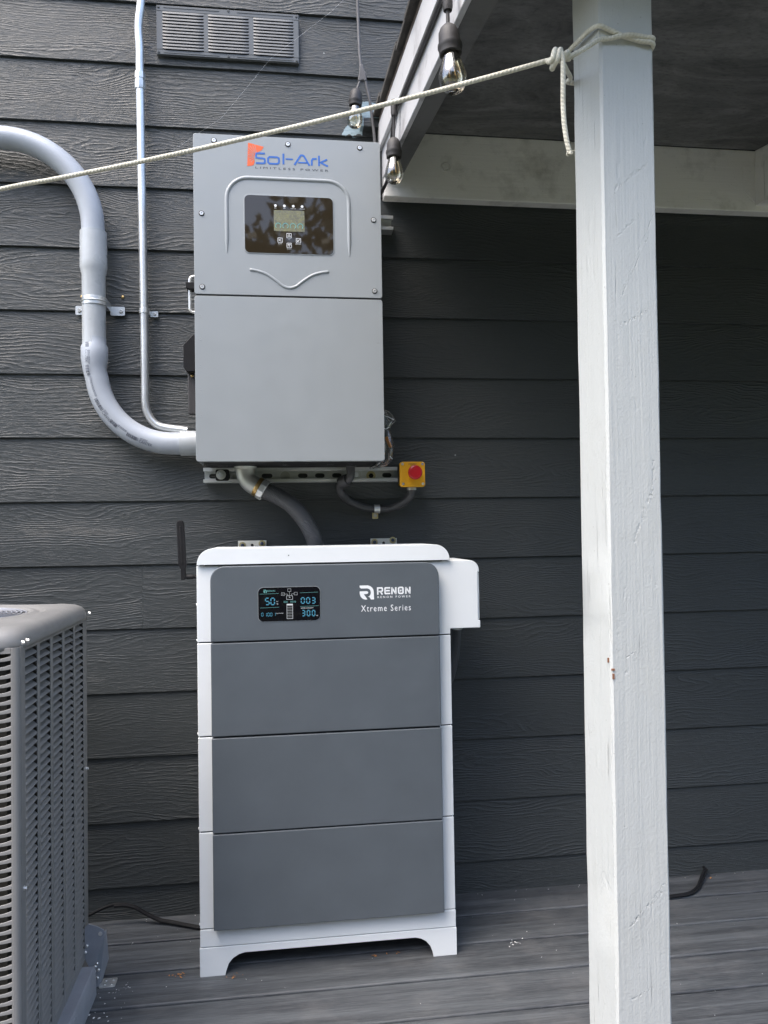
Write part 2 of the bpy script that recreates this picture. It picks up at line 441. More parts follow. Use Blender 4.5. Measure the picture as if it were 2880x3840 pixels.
def lettering(s, x0, x1, z0, z1, y, m, parent, name='lettering', spacing=1.0, bold=0., t=.0004, face=None):
    """printed text fitted into the given rectangle on a plane facing the garden"""
    cu = bpy.data.curves.new(name, 'FONT'); cu.body = s; cu.space_character = spacing; cu.offset = bold; cu.resolution_u = 2
    o = bpy.data.objects.new(name, cu); COL.objects.link(o)
    dg = bpy.context.evaluated_depsgraph_get(); dg.update()
    me = bpy.data.meshes.new_from_object(o.evaluated_get(dg)); bpy.data.objects.remove(o); bpy.data.curves.remove(cu)
    xs = [v.co.x for v in me.vertices]; ys = [v.co.y for v in me.vertices]
    a, b, c, d = min(xs), max(xs), min(ys), max(ys)
    q = parent
    while q.parent is not None: q = q.parent
    org = ORG.get(q.name, q.location)
    for v in me.vertices:
        X = x0 + (v.co.x - a) / (b - a) * (x1 - x0); Z = z0 + (v.co.y - c) / (d - c) * (z1 - z0)
        p = Vector((X, y - t, Z)) if face is None else face(X, Z)
        v.co = p - org
    me.materials.append(M[m]); ob = bpy.data.objects.new(name, me); COL.objects.link(ob); ob.parent = parent
    return ob

def screw(name, c, r, parent, m='steel', axis='Y', sgn=-1, h=.0025, hexh=False, rec=True):
    b = MB(); n = 6 if hexh else 14
    if rec: b.lathe(((r * .95, 0), (r, sgn * h * .5), (r * .8, sgn * h), (r * .35, sgn * h), (r * .3, sgn * h * .4), (.0001, sgn * h * .4)), c, axis, n, cap0=False)
    else: b.lathe(((r, 0), (r, sgn * h * .7), (r * .75, sgn * h)), c, axis, n, cap0=False)
    return b.build(name, m, parent)

# ================================================================== THE SETTING
def struct(o): o['kind'] = 'structure'; return o
b = MB(); b.box(-60, 60, -60, 12, -.62, -.55); struct(b.build('lawn', 'grass'))

# deck: boards run along the wall
deck = thing('deck', 'grey wood-grain composite deck under the battery cabinet', 'deck', (0, 0, 0), kind='structure')
PITCH = .1405
for k in range(24):
    y1 = .03 if k == 0 else -.1235 - PITCH * (k - 1) - .0036
    y0 = -.1235 - PITCH * k + .0036
    b = MB(); b.box(-4, 4.5, y0, y1, -.025, random.uniform(-.0006, .0004))
    b.build('deck_board', 'deck', deck, bevel=.0045, seg=2)
b = MB()
for k in range(18): b.box(-4 + k * .47, -3.96 + k * .47, -3.35, .02, -.22, -.026)
b.build('joist', 'bark', deck)

# house wall: lap siding, each board a plank of its own
wall = thing('house_wall', 'dark grey house wall of wood-grain lap siding', 'wall', (0, 0, 0))
EXPO, Z13 = .1778, .0894
b = MB(); b.box(-4, 4.5, .022, .16, -.5, 4.6); b.build('sheathing', 'gasket', wall)
def board(x0, x1, zk, full=True, bev=.0012):
    b = MB(); h = .2078 if full else .0894
    z0 = zk if full else -.004; z1 = zk + .2078
    n = max(2, int((x1 - x0) / .12)); f = []; 
    A = []; B = []; Cc = []; D = []
    sl = .0088 / .2078
    for i in range(n + 1):
        x = x0 + (x1 - x0) * i / n; wv = random.uniform(-.0005, .0005) if full else 0
        y0 = (z0 - zk) * sl if not full else 0
        for L, p in ((A, (x, y0, z0 + wv)), (B, (x, .0088, z1)), (Cc, (x, .0168, z1)), (D, (x, y0 + .008, z0 + wv))): L.append(b.bm.verts.new(p))
    for i in range(n):
        for P, Q in ((A, B), (B, Cc), (Cc, D), (D, A)): b.bm.faces.new((P[i], P[i + 1], Q[i + 1], Q[i]))
    b.bm.faces.new((A[0], B[0], Cc[0], D[0])); b.bm.faces.new((A[-1], B[-1], Cc[-1], D[-1]))
    return b.build('siding_board', 'siding', wall, bevel=bev, seg=1)
for k in range(-1, 24):
    zk = Z13 + k * EXPO
    if k == 4: board(-4, -.39395, zk, bev=.0004); board(-.3937, 4.5, zk, bev=.0004)
    else: board(-4, 4.5, zk, k >= 0)

# garden beyond the deck (behind the viewer): one dense belt of trees
def tree_belt(name, n, xr, yr, zr, mt, s0, s1, seed):
    rnd = random.Random(seed); V = []; F = []
    blobs = []
    nx = int((xr[1] - xr[0]) / 1.35); nz = max(1, int((zr[1] - zr[0]) / 1.15)) + 1
    for ix in range(nx + 1):
        for iz in range(nz):
            u = iz / max(1, nz - 1)
            if u > .85 and rnd.random() < .45: continue
            blobs.append((xr[0] + 1.35 * ix + rnd.uniform(-.5, .5), rnd.uniform(*yr), zr[0] + (zr[1] - zr[0]) * u + rnd.uniform(-.4, .4), rnd.uniform(.9, 1.6)))
    for i in range(n):
        bx, by, bz, br = rnd.choice(blobs)
        d = Vector((rnd.gauss(0, 1), rnd.gauss(0, 1), rnd.gauss(0, 1))).normalized() * br * rnd.uniform(.55, 1.0)
        p = Vector((bx, by, bz)) + d * Vector((1, .8, .9)).length / 1.56
        u = Vector((rnd.gauss(0, 1), rnd.gauss(0, 1), rnd.gauss(0, 1))).normalized(); v = u.orthogonal().normalized(); s = rnd.uniform(s0, s1)
        k = len(V); V += [p - u * s, p + v * s * .5, p + u * s, p - v * s * .5]; F.append((k, k + 1, k + 2, k + 3))
    me = bpy.data.meshes.new(name); me.from_pydata([tuple(q) for q in V], [], F); me.materials.append(M[mt])
    o = bpy.data.objects.new(name, me); COL.objects.link(o); o['kind'] = 'stuff'; return o
def leaf_mat(name, c1, c2):
    m = bpy.data.materials.new(name); m.use_nodes = True; t = NT(m); b = t.n['Principled BSDF']
    g = t.node('ShaderNodeNewGeometry'); c = t.mix(g.outputs['Random Per Island'], rgba(c1), rgba(c2))
    t.put(b.inputs['Base Color'], c); b.inputs['Roughness'].default_value = .5; MATS[name] = m
leaf_mat('leaf_dark', (.022, .04, .022), (.05, .075, .03)); leaf_mat('leaf_light', (.08, .11, .03), (.16, .15, .045))
tree_belt('tree_belt', 90000, (-17, 17), (-13, -10), (-.2, 5.8), 'leaf_dark', .08, .19, 3)
tree_belt('garden_shrubs', 16000, (-9, 9), (-9.4, -8.2), (-.6, 1.6), 'leaf_light', .04, .10, 5)

# ================================================================== PATIO ROOF AND POST
SLOPE = .175
def rz(y): return -SLOPE * (abs(y) - .04)
roof = thing('patio_roof', 'white framed patio roof with sooty dark underside over the right side', 'patio roof', (.3, 0, 2.03))
b = MB(); b.box(.302, 4.4, -.040, -.001, 2.031, 2.2215); b.build('ledger_board', 'ledger_paint', roof, bevel=.003)
# rafter along the roof's open edge: outer trim and rafter proper
def sloped(x0, x1, ya, yb, za, zb, name, mt, bev=.002, steps=1):
    """a bar from y=ya to y=yb whose bottom/top at y=-.04 are za/zb and which falls with the roof"""
    b = MB(); v = []
    for y in (ya, yb):
        for x, z in ((x0, za), (x1, za), (x1, zb), (x0, zb)): v.append(b.bm.verts.new((x, y, z + rz(y))))
    for f in ((0, 1, 2, 3), (7, 6, 5, 4), (0, 4, 5, 1), (1, 5, 6, 2), (2, 6, 7, 3), (3, 7, 4, 0)): b.bm.faces.new([v[i] for i in f])
    return b.build(name, mt, roof, bevel=bev)
YF = -1.36
sloped(.312, .356, -.0405, YF, 2.092, 2.226, 'rafter', 'soffit_paint')
sloped(.300, .3115, -.010, YF, 2.088, 2.190, 'fascia_board', 'fascia_paint')
sloped(.289, .2995, -.010, YF, 2.172, 2.246, 'trim_board', 'fascia_paint')
sloped(.2895, 4.4, -.0405, YF, 2.2465, 2.262, 'roof_deck', 'bark')
sloped(.357, 4.4, -.0405, YF, 2.222, 2.2455, 'ceiling_panel', 'ceiling')
def shingle_edge():
    n = 9
    for k in range(n):
        ya = -.003 - (abs(YF)) * k / n; yb = ya - abs(YF) / n - .012
        b = MB(); v = []; jit = random.uniform(-.004, .004)
        for y, dz in ((ya, .0), (yb, .010)):
            for x, z in ((.276 + jit, 2.263), (4.4, 2.263), (4.4, 2.276), (.276 + jit, 2.276)): v.append(b.bm.verts.new((x, y, z + dz + rz(y))))
        for f in ((0, 1, 2, 3), (7, 6, 5, 4), (0, 4, 5, 1), (1, 5, 6, 2), (2, 6, 7, 3), (3, 7, 4, 0)): b.bm.faces.new([v[i] for i in f])
        b.build('shingle', 'shingle', roof, bevel=.002)
shingle_edge()
b = MB(); b.torus((.484, -.0405, 2.124), .0125, .0022, 'Y', 24, 6); b.cyl((.484, -.043, 2.124), .0085, .003, 'Y', 16); b.build('bolt_plug', 'ledger_paint', roof)
# second rafter and its painted steel hanger at the right edge
sloped(1.462, 1.505, -.0405, YF, 2.052, 2.2215, 'rafter', 'ledger_paint')
hg = thing('joist_hanger', 'white painted steel joist hanger on the ledger board', 'joist hanger', (1.45, -.04, 2.05))
b = MB(); b.prism([(1.420, 2.172), (1.455, 2.172), (1.4595, 2.20), (1.4595, 2.056), (1.452, 2.064), (1.424, 2.09)], -.0425, -.0405)
b.box(1.4595, 1.4612, -.085, -.0405, 2.05, 2.185); b.box(1.4595, 1.507, -.085, -.0405, 2.0485, 2.0505)
b.build('flange', 'ledger_paint', hg)
for z in (2.155, 2.12, 2.09):
    b = MB(); b.cyl((1.44, -.0425, z), .004, -.002, 'Y', 10); b.build('nail', 'ledger_paint', hg)
PC, PS = cos(radians(4.8)), sin(radians(4.8))          # the post stands slightly turned
def onpost(u, v, z):
    """u along the broad face, v towards the wall, from the post's front left corner"""
    x0, y0 = .4728 + .0078 * (z - .3) / 1.55, -1.137
    return (x0 + u * PC - v * PS, y0 + u * PS + v * PC, z)
def post():
    b = MB(); n = 44; rings = []; z0, z1 = 0., 2.030
    rnd = random.Random(4); W = .0895; c = .0035
    for i in range(n + 1):
        z = z0 + (z1 - z0) * i / n
        j = lambda a: a + rnd.uniform(-.0005, .0005)
        rings.append([onpost(j(u), j(v), z) for u, v in ((c, 0), (W - c, 0), (W, c), (W, W - c), (W - c, W), (c, W), (0, W - c), (0, c))])
    b.loft(rings)
    for f in b.bm.faces: f.smooth = False
    o = b.build('patio_post', 'post_paint', None, loc=onpost(.045, .045, 0))
    tag(o, 'white painted wooden patio post with a rope tied round its top', 'post')
    return o
POST = post()
for u, v, z, w, h in ((-.0003, .006, .866, .0035, .007), (.003, -.0003, .853, .005, .003), (.0035, -.0003, .843, .003, .008)):
    x, y, z = onpost(u, v, z)
    b = MB(); b.box(x - w / 2, x + w / 2, y - .0007, y + .0007, z - h / 2, z + h / 2); b.build('bare_wood_chip', 'fleck_wood', POST)

# siding spacer block beside the roof end
b = MB(); b.prism([(.236, 2.236), (.300, 2.236), (.300, 2.266), (.243, 2.268)], -.034, -.002)
tag(b.build('wood_block', 'siding', None, bevel=.002, loc=(.26, -.02, 2.236)), 'small grey painted block on the siding beside the roof end', 'block')

# ================================================================== WALL VENT
vent = thing('wall_vent', 'grey painted metal wall vent with three columns of louvers', 'vent', (-.139, 0, 2.424))
b = MB(); b.box(-.330, .052, -.0035, -.001, 2.432, 2.556); b.build('screen_mesh', 'gasket', vent)
cols = ((-.324, -.207), (-.197, -.080), (-.069, .048))
b = MB()
for x0, x1 in ((-.340, -.322), (-.209, -.195), (-.082, -.067), (.046, .062)): b.box(x0, x1, -.012, -.0015, 2.4385, 2.5495)
b.box(-.340, .062, -.012, -.0015, 2.5495, 2.5665); b.box(-.340, .062, -.012, -.0015, 2.4245, 2.4385)
b.build('face_plate', 'vent_paint', vent, bevel=.0012, seg=1)
b = MB()
for z in (2.5605, 2.4305):
    for xa, xb in ((-.32, -.165), (-.115, .045)):
        b = MB(); b.box(xa, xb, -.0132, -.0121, z - .0012, z + .0012); b.build('stiffening_rib', 'vent_paint', vent)
def louver_mesh():
    b = MB(); n = 14; rows = []
    for i in range(n + 1):
        x = -.0575 + .115 * i / n; k = min(1, (min(i, n - i) + .25) / 1.6); k = min(1, k)
        d = -.0038 * k
        rows.append([(x, 0, .0050), (x, d * .4, .0042), (x, d * .85, .0010), (x, d, -.0030 * k), (x, d + .0009, -.0030 * k), (x, d * .8 + .0016, .0006), (x, .0012, .0036)])
    b.loft(rows)
    return b
lv0 = None
for x0, x1 in cols:
    for r in range(12):
        c = (((x0 + x1) / 2) + .139, -.0118, 2.5440 - r * .00925 - 2.424)
        if lv0 is None:
            lv0 = louver_mesh().build('louver', 'vent_paint', vent, loc=(0, 0, 0)); lv0.location = c
        else: copy_to(lv0, c, vent)
for x, z in ((-.334, 2.5605), (-.139, 2.563), (.0555, 2.5605), (-.334, 2.4305), (-.139, 2.4305), (.0555, 2.4305)):
    screw('screw', (x, -.0118, z), .0036, vent, 'vent_paint')

# ================================================================== CONDUITS ON THE LEFT
pvc = thing('pvc_conduit', 'thick grey plastic conduit looping down the wall into the inverter', 'conduit', (-.505, -.05, 1.32))
YP = -.052; RP = .0305
up = [(-1.3, YP, 2.142), (-.9, YP, 2.142)] + [(x, YP, z) for x, z in arc(-.745, 1.904, .238, 90, 0, 22)] + [(-.506, YP, 1.84)]
b = MB(); b.tube(up, RP, 28); b.build('upper_bend', 'pvc', pvc)
b = MB(); b.lathe(((.0312, 1.893), (.0352, 1.892), (.0357, 1.81), (.0357, 1.795), (.0340, 1.785), (.0308, 1.772), (.0306, 1.60), (.0306, 1.583)), (-.506, YP, 0), 'Z', 28); b.build('coupling', 'pvc_pale', pvc)
lowc = [(-.505, YP, 1.60), (-.505, YP, 1.584), (-.505, YP, 1.575), (-.505, YP, 1.545), (-.505, YP, 1.525), (-.504, YP, 1.51)] + [(x, YP, z) for x, z in arc(-.30, 1.512, .2, 183, 270, 22)][1:] + [(-.262, YP, 1.312)]
rad = [.0306, .0306, .0352, .0354, .0326] + [RP] * 40
b = MB(); b.tube([(p[0], p[1], p[2] + .006 * max(0, (1.5 - p[2]) / .2)) if False else p for p in lowc], rad[:len(lowc)], 28); b.build('lower_bend', 'pvc', pvc)
b = MB(); b.lathe(((.0312, -.279), (.0345, -.278), (.0345, -.2), (.02, -.2)), (0, YP, 1.3125), 'X', 28); b.build('box_adapter', 'pvc_pale', pvc)
# printing along the lower bend: bar codes and the maker's name, following the curve
def along(s, off):
    """a point on the conduit's front, s metres along the bend from its start, off metres across"""
    cx, cz, R = -.30, 1.512, .2
    L = .07
    if s < L: c = Vector((-.505, 1.582 - s)); tdir = Vector((0, -1))
    else:
        a = radians(180) + (s - L) / R; c = Vector((cx + R * cos(a), cz + R * sin(a))); tdir = Vector((-sin(a), cos(a)))
        c.x -= .005 * max(0, 1 - (s - L) / .12)
    nrm = Vector((-tdir.y, tdir.x)); r = .0312 if s > L + .01 else .0349
    ang = off / r
    q = c + nrm * (r * sin(ang))
    return Vector((q.x, YP - r * cos(ang) - .0004, q.y))
def bars(b, s0, s1, o0, o1, n, rnd):
    s = s0
    while s < s1:
        w = rnd.uniform(.0006, .0022)
        b.poly3([along(s, o0), along(s + w, o0), along(s + w, (o0 + o1) / 2), along(s, (o0 + o1) / 2)]); b.poly3([along(s, (o0 + o1) / 2), along(s + w, (o0 + o1) / 2), along(s + w, o1), along(s, o1)])
        s += w + rnd.uniform(.0006, .0018)
rnd = random.Random(2); b = MB()
for s0, s1 in ((.0, .014), (.062, .088), (.15, .182), (.215, .235), (.268, .300)): bars(b, s0, s1, -.017, -.007, 0, rnd)
for s0, s1 in ((.022, .058), (.092, .145), (.186, .20), (.238, .264), (.304, .322)):
    for o0 in ((-.0065, -.0045), (-.0095, -.0078)):
        s = s0
        while s < s1:
            w = rnd.uniform(.0008, .002); b.poly3([along(s, o0[0]), along(s + w, o0[0]), along(s + w, o0[1]), along(s, o0[1])]); s += w + .0009
b.build('printing', 'pipe_ink', pvc)
for s0 in (.020, .186, .303):
    lettering('CANTEX', s0, s0 + .034, -.0185, -.0105, 0, 'pipe_ink', pvc, face=lambda X, Z: along(X, Z))

def strap_band(cx, y, z, r, w, parent, name='strap', th=.0016):
    b = MB(); out = []
    for rr in (r, r + th): out.append([(cx + rr * cos(a), y + rr * sin(a)) for a in [pi + (pi) * k / 20 for k in range(21)]])
    prof = out[0] + out[1][::-1]
    b.prism(prof, z - w / 2, z + w / 2, 'Z')
    for s in (-1, 1):
        b.box(min(cx + s * r, cx + s * (r + th)), max(cx + s * r, cx + s * (r + th)), y, -.001, z - w / 2, z + w / 2)
    return b
st = thing('pipe_strap', 'wide galvanized two-hole strap holding the thick grey conduit', 'pipe strap', (-.503, 0, 1.695))
strap_band(-.5045, YP, 1.699, .0312, .022, st).build('band', 'galv', st, bevel=.0006, seg=1)
b = MB(); b.torus((-.5045, YP, 1.699), .0333, .0018, 'Z', 32, 6, pi, 2 * pi); b.build('rib', 'galv', st)
for x0, x1 in ((-.5665, -.536), (-.473, -.4335)):
    b = MB(); b.prism(rrect(x0, x1, 1.677, 1.702, .004), -.0045, -.0025); b.build('tab', 'galv', st)
for x in (-.556, -.444): screw('screw', (x, -.0045, 1.689), .0055, st, 'steel', hexh=False, h=.004)
for x, z in ((-.549, 1.729), (-.440, 1.731)):
    b = MB(); b.lathe(((.0045, .003), (.0042, -.0008), (.0001, -.0022)), (x, .0, z), 'Y', 12); 
    tag(b.build('screw_plug', 'brass', None, loc=(x, 0, z)), ['rusty screw hole plug on siding left of the thick conduit', 'rusty screw hole with chipped paint between the two conduits'][x > -.5], 'screw hole')

emt = thing('metal_conduit', 'thin galvanized steel conduit running down the wall', 'conduit', (-.38, -.03, 1.36))
YE = -.030
pts = [(-.377, YE, 3.3), (-.377, YE, 2.60)] + spline([(-.377, YE, 2.60), (-.379, YE, 2.555), (-.386, YE, 2.49), (-.3835, YE, 2.43), (-.383, YE, 2.34), (-.381, YE, 2.1), (-.3775, YE, 1.75), (-.3755, YE, 1.46)], 6)[1:] + spline([(-.3755, YE, 1.46), (-.3752, YE, 1.43), (-.370, YE, 1.40), (-.355, YE, 1.375), (-.33, YE, 1.36), (-.262, YE, 1.350)], 6)[1:]
b = MB(); b.tube(pts, .0112, 20); b.build('tube', 'galv', emt)
b = MB(); b.lathe(((.0115, 2.356), (.0145, 2.355), (.0150, 2.346), (.0150, 2.338), (.0132, 2.337), (.0132, 2.331), (.0150, 2.330), (.0150, 2.316), (.0138, 2.309), (.0115, 2.308)), (-.3832, YE, 0), 'Z', 8); b.build('coupling', 'galv', emt)
st2 = thing('pipe_strap', 'small one-hole strap on the thin steel conduit', 'pipe strap', (-.376, 0, 1.683))
strap_band(-.3768, YE, 1.684, .0116, .015, st2, th=.0014).build('band', 'galv', st2, bevel=.0005, seg=1)
b = MB(); b.prism(rrect(-.366, -.343, 1.675, 1.691, .003), -.004, -.002); b.build('tab', 'galv', st2); screw('screw', (-.353, -.004, 1.683), .0045, st2)

# ================================================================== INVERTER ON ITS STRUTS
def strut(name, x0, x1, zc, label, slots):
    t = thing(name, label, 'mounting rail', ((x0 + x1) / 2, -.02, zc), 'steel mounting rails behind the inverter')
    z0, z1 = zc - .0207, zc + .0207; b = MB()
    # back with slots: pieces between openings
    xs = [x0] + [v for s in slots for v in s] + [x1]
    for i in range(0, len(xs), 2): b.box(xs[i], xs[i + 1], -.0055, -.0030, z0 + .002, z1 - .002)
    for s in slots:
        b.box(s[0], s[1], -.0055, -.0030, z0 + .002, zc - .0065); b.box(s[0], s[1], -.0055, -.0030, zc + .0065, z1 - .002)
        for q in (0, 1):
            xx = s[q]; sg = 1 if q == 0 else -1
            for zs in (-1, 1):
                b.prism([(xx, zc + zs * .0065), (xx + sg * .0065, zc + zs * .0065), (xx + sg * .0019, zc + zs * .0046), (xx, zc)], -.00545, -.00305)
    b.build('rail_back', 'galv', t)
    b = MB()
    for s in (-1, 1):
        za, zb = (z1 - .0022, z1) if s > 0 else (z0, z0 + .0022)
        b.box(x0, x1, -.041, -.003, za, zb)
        zc2, zd = (z1 - .0095, z1) if s > 0 else (z0, z0 + .0095)
        b.box(x0, x1, -.0432, -.041, zc2, zd)
        ze, zf = (z1 - .0095, z1 - .0073) if s > 0 else (z0 + .0073, z0 + .0095)
        b.box(x0, x1, -.041, -.033, ze, zf)
    b.build('rail_flange', 'galv', t, bevel=.0006, seg=1)
    return t
S1 = strut('mounting_rail', -.219, .333, 1.2245, 'slotted steel mounting rail under the inverter reaching the yellow box', [(-.207, -.172), (-.06, -.029), (.043, .071), (.092, .120), (.141, .169), (.287, .315)])
S2 = strut('mounting_rail', -.2, .326, 1.953, 'steel mounting rail end beside the inverter under the roof beam', [(-.1, -.06), (.02, .06), (.22, .26)])
def washer_bolt(x, z, parent, m1='galv', m2='galv', r=.0135, y=-.0055):
    b = MB(); b.lathe(((r, 0), (r, -.0022), (.004, -.0022)), (x, y, z), 'Y', 24, cap1=False); w = b.build('washer', m1, parent)
    b = MB(); b.lathe(((.0072, -.0022), (.0072, -.0075), (.006, -.0085), (.0001, -.0085)), (x, y, z), 'Y', 6); b.build('bolt', m2, w)
washer_bolt(.007, 1.2235, S1, 'castzinc', 'castzinc'); washer_bolt(.254, 1.223, S1, 'yellowzinc', 'blackbox')
washer_bolt(.208, 1.2238, S1, 'castzinc', 'galv', .0145, -.034); washer_bolt(-.1705, 1.2255, S1, 'castzinc', 'galv', .0135, -.044)
b = MB(); b.prism(rrect(-.1855, -.148, 1.2085, 1.2405, .006), -.044, -.0435); b.prism(rrect(-.1855, -.148, 1.2085, 1.2405, .006), -.0435, -.02); b.build('end_clamp', 'blackbox', S1, bevel=.001)
b = MB(); b.lathe(((.006, 0), (.006, -.006), (.0001, -.006)), (-.135, -.0055, 1.2235), 'Y', 6); b.build('bolt', 'castzinc', S1)

INV = thing('inverter', 'grey wall-mounted solar inverter with a black display window and blue lettering', 'inverter', (.023, -.045, 1.2415))
YI = -.277
b = MB(); b.box(-.200, .247, -.2545, -.0445, 1.2445, 2.058); b.build('chassis', 'blackbox', INV, bevel=.002)
b = MB(); b.prism(rrect(-.2125, .2595, 1.6602, 2.0655, .006, 4), YI, -.255); b.box(-.2120, -.2100, -.2549, -.12, 1.662, 2.0625); b.box(.2570, .2590, -.2549, -.12, 1.662, 2.0625); b.box(-.2095, .2565, -.2549, -.12, 2.0625, 2.0650); b.build('upper_cover', 'inverter', INV, bevel=.0028, seg=3)
b = MB(); b.prism(rrect(-.2125, .2595, 1.2415, 1.6558, .006, 4), YI, -.255); b.box(-.2120, -.2100, -.2549, -.12, 1.245, 1.654); b.box(.2570, .2590, -.2549, -.12, 1.245, 1.654); b.build('lower_door', 'inverter', INV, bevel=.0028, seg=3)
b = MB(); b.box(-.209, .256, -.2745, -.16, 1.6550, 1.661); b.build('seam_gasket', 'gasket', INV)
# raised lines pressed into the cover
def ridge(pts, w, hgt, name):
    b = MB(); P = [Vector(p) for p in pts]; rows = []
    for i, p in enumerate(P):
        d = (P[min(i + 1, len(P) - 1)] - P[max(i - 1, 0)]).normalized(); n = Vector((-d.y, d.x)); e = .35 if i in (0, len(P) - 1) else 1
        rows.append([(p.x + n.x * w * u * e, YI - hgt * v * e + .0003, p.y + n.y * w * u * e) for u, v in ((-1, 0), (-.75, .5), (-.35, .95), (.0, 1), (.35, .95), (.75, .5), (1, 0))])
    R = [[b.bm.verts.new(q) for q in r] for r in rows]
    for a, c in zip(R, R[1:]):
        for k in range(6): f = b.bm.faces.new((a[k], a[k + 1], c[k + 1], c[k])); f.smooth = True
    return b.build(name, 'inverter', INV)
ridge([(-.1315, 1.766), (-.1315, 1.80), (-.1315, 1.86)] + arc(-.0765, 1.9035, .055, 180, 90, 10) + arc(.1215, 1.9035, .055, 90, 0, 10) + [(.1765, 1.86), (.1765, 1.80), (.1765, 1.766)], .0055, .0035, 'pressed_arch')
sm = [(-.077, 1.7245), (-.06, 1.7225), (-.035, 1.7145), (-.01, 1.698), (.006, 1.6855), (.023, 1.6805), (.040, 1.6855), (.056, 1.698), (.081, 1.7145), (.107, 1.7225), (.124, 1.7245)]
ridge([(p.x, p.y) for p in spline([(x, z, 0) for x, z in sm], 4)], .0042, .003, 'pressed_curve')
for x, z in ((-.161, 2.049), (.0235, 2.0485), (.207, 2.0485), (-.193, 1.863), (.240, 1.862), (-.193, 1.678), (.240, 1.678)):
    b = MB(); b.lathe(((.0072, 0), (.0072, -.0004)), (x, YI, z), 'Y', 20); rg = b.build('screw_recess', 'gasket', INV)
    b = MB(); b.lathe(((.0052, 0), (.0052, -.0016), (.0045, -.0024), (.0024, -.0024), (.002, -.001), (.0001, -.001)), (x, YI - .0004, z), 'Y', 16); b.build('screw', 'steel', rg)
for x, zs in ((-.1995, (1.604, 1.546, 1.479, 1.422, 1.354, 1.296)), (.2465, (1.604, 1.546, 1.479, 1.422, 1.351, 1.293))):
    for z in zs:
        b = MB(); b.lathe(((.0036, .0), (.0034, -.0005), (.0022, -.0006), (.0018, -.0003), (.0001, -.0003)), (x, YI + .0002, z), 'Y', 14); b.build('rivet', 'inverter', INV)
# display window
b = MB(); b.prism(rrect(-.0895, .1380, 1.7655, 1.9165, .0135, 6), YI - .0012, YI + .002); b.build('window_rim', 'inverter', INV, bevel=.001)
b = MB(); b.prism(rrect(-.0870, .1355, 1.768, 1.914, .012, 6), YI - .0018, YI + .001); win = b.build('display_window', 'screen', INV)
def lcd_reflection_material():
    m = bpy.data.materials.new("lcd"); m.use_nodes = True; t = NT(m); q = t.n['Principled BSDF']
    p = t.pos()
    c = t.mix(t.rng(t.noise(p, 150., 4, .7, 1.), .38, .62), (.13, .14, .14, 1), (.42, .40, .16, 1))  # mottled yellow-green: reflection of the garden foliage, painted in as emission
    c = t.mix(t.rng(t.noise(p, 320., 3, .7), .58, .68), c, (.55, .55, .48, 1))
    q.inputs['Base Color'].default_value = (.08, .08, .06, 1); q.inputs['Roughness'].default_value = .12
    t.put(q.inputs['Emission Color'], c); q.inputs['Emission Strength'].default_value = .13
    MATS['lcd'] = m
lcd_reflection_material()
YW = YI - .0018
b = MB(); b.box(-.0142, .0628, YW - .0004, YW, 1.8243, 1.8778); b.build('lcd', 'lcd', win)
for cx in (-.0035, .0148, .0335, .0520):
    b = MB(); b.torus((cx, YW - .0006, 1.8378), .0068, .0011, 'Y', 22, 4, radians(-50), radians(230)); b.build('gauge_ring', 'lit_green', win)
for x, s in ((-.0098, 'DC'), (.0127, 'AC'), (.0350, 'Normal'), (.0573, 'Alarm')):
    b = MB(); b.lathe(((.0034, 0), (.0034, -.0006), (.0001, -.0008)), (x, YW, 1.889), 'Y', 16); b.build('indicator_light', 'ink_white', win)
    w = .0026 if len(s) == 2 else .0062
    lettering(s, x - w, x + w, 1.8819, 1.8842, YW, 'ink_white', win)
for x, z, s, kind in ((.0235, 1.8135, 'Up', 'u'), (.0008, 1.8012, 'Esc', 'l'), (.0468, 1.8012, 'Enter', 'e'), (.0235, 1.7885, 'Down', 'd')):
    b = MB(); o = rrect(x - .0062, x + .0062, z - .0062, z + .0062, .0014, 3); b.prism(o, YW - .0006, YW); kb = b.build('key_button', 'ink_white', win)
    b = MB(); b.prism(rrect(x - .005, x + .005, z - .005, z + .005, .0008, 2), YW - .0009, YW - .0005); kf = b.build('key_face', 'screen', win)
    b = MB(); a = .0031
    if kind == 'u': b.stroke([(x - a, z - a * .8), (x, z + a), (x + a, z - a * .8), (x - a, z - a * .8)], .0011, YW - .0009)
    elif kind == 'd': b.stroke([(x - a, z + a * .8), (x, z - a), (x + a, z + a * .8), (x - a, z + a * .8)], .0011, YW - .0009)
    elif kind == 'l': b.stroke([(x + a, z + a), (x - a, z), (x + a, z - a)], .0011, YW - .0009)
    else:
        b.stroke([(x - a, z - a), (x + a, z + a)], .0016, YW - .0009); b.stroke([(x - a, z + a), (x - a, z - a), (x + a * .6, z - a)], .0011, YW - .0009)
    b.build('key_symbol', 'ink_white', win)
    w = .0014 * len(s); lettering(s, x - w, x + w, z - .0098, z - .0074, YW, 'ink_white', win)
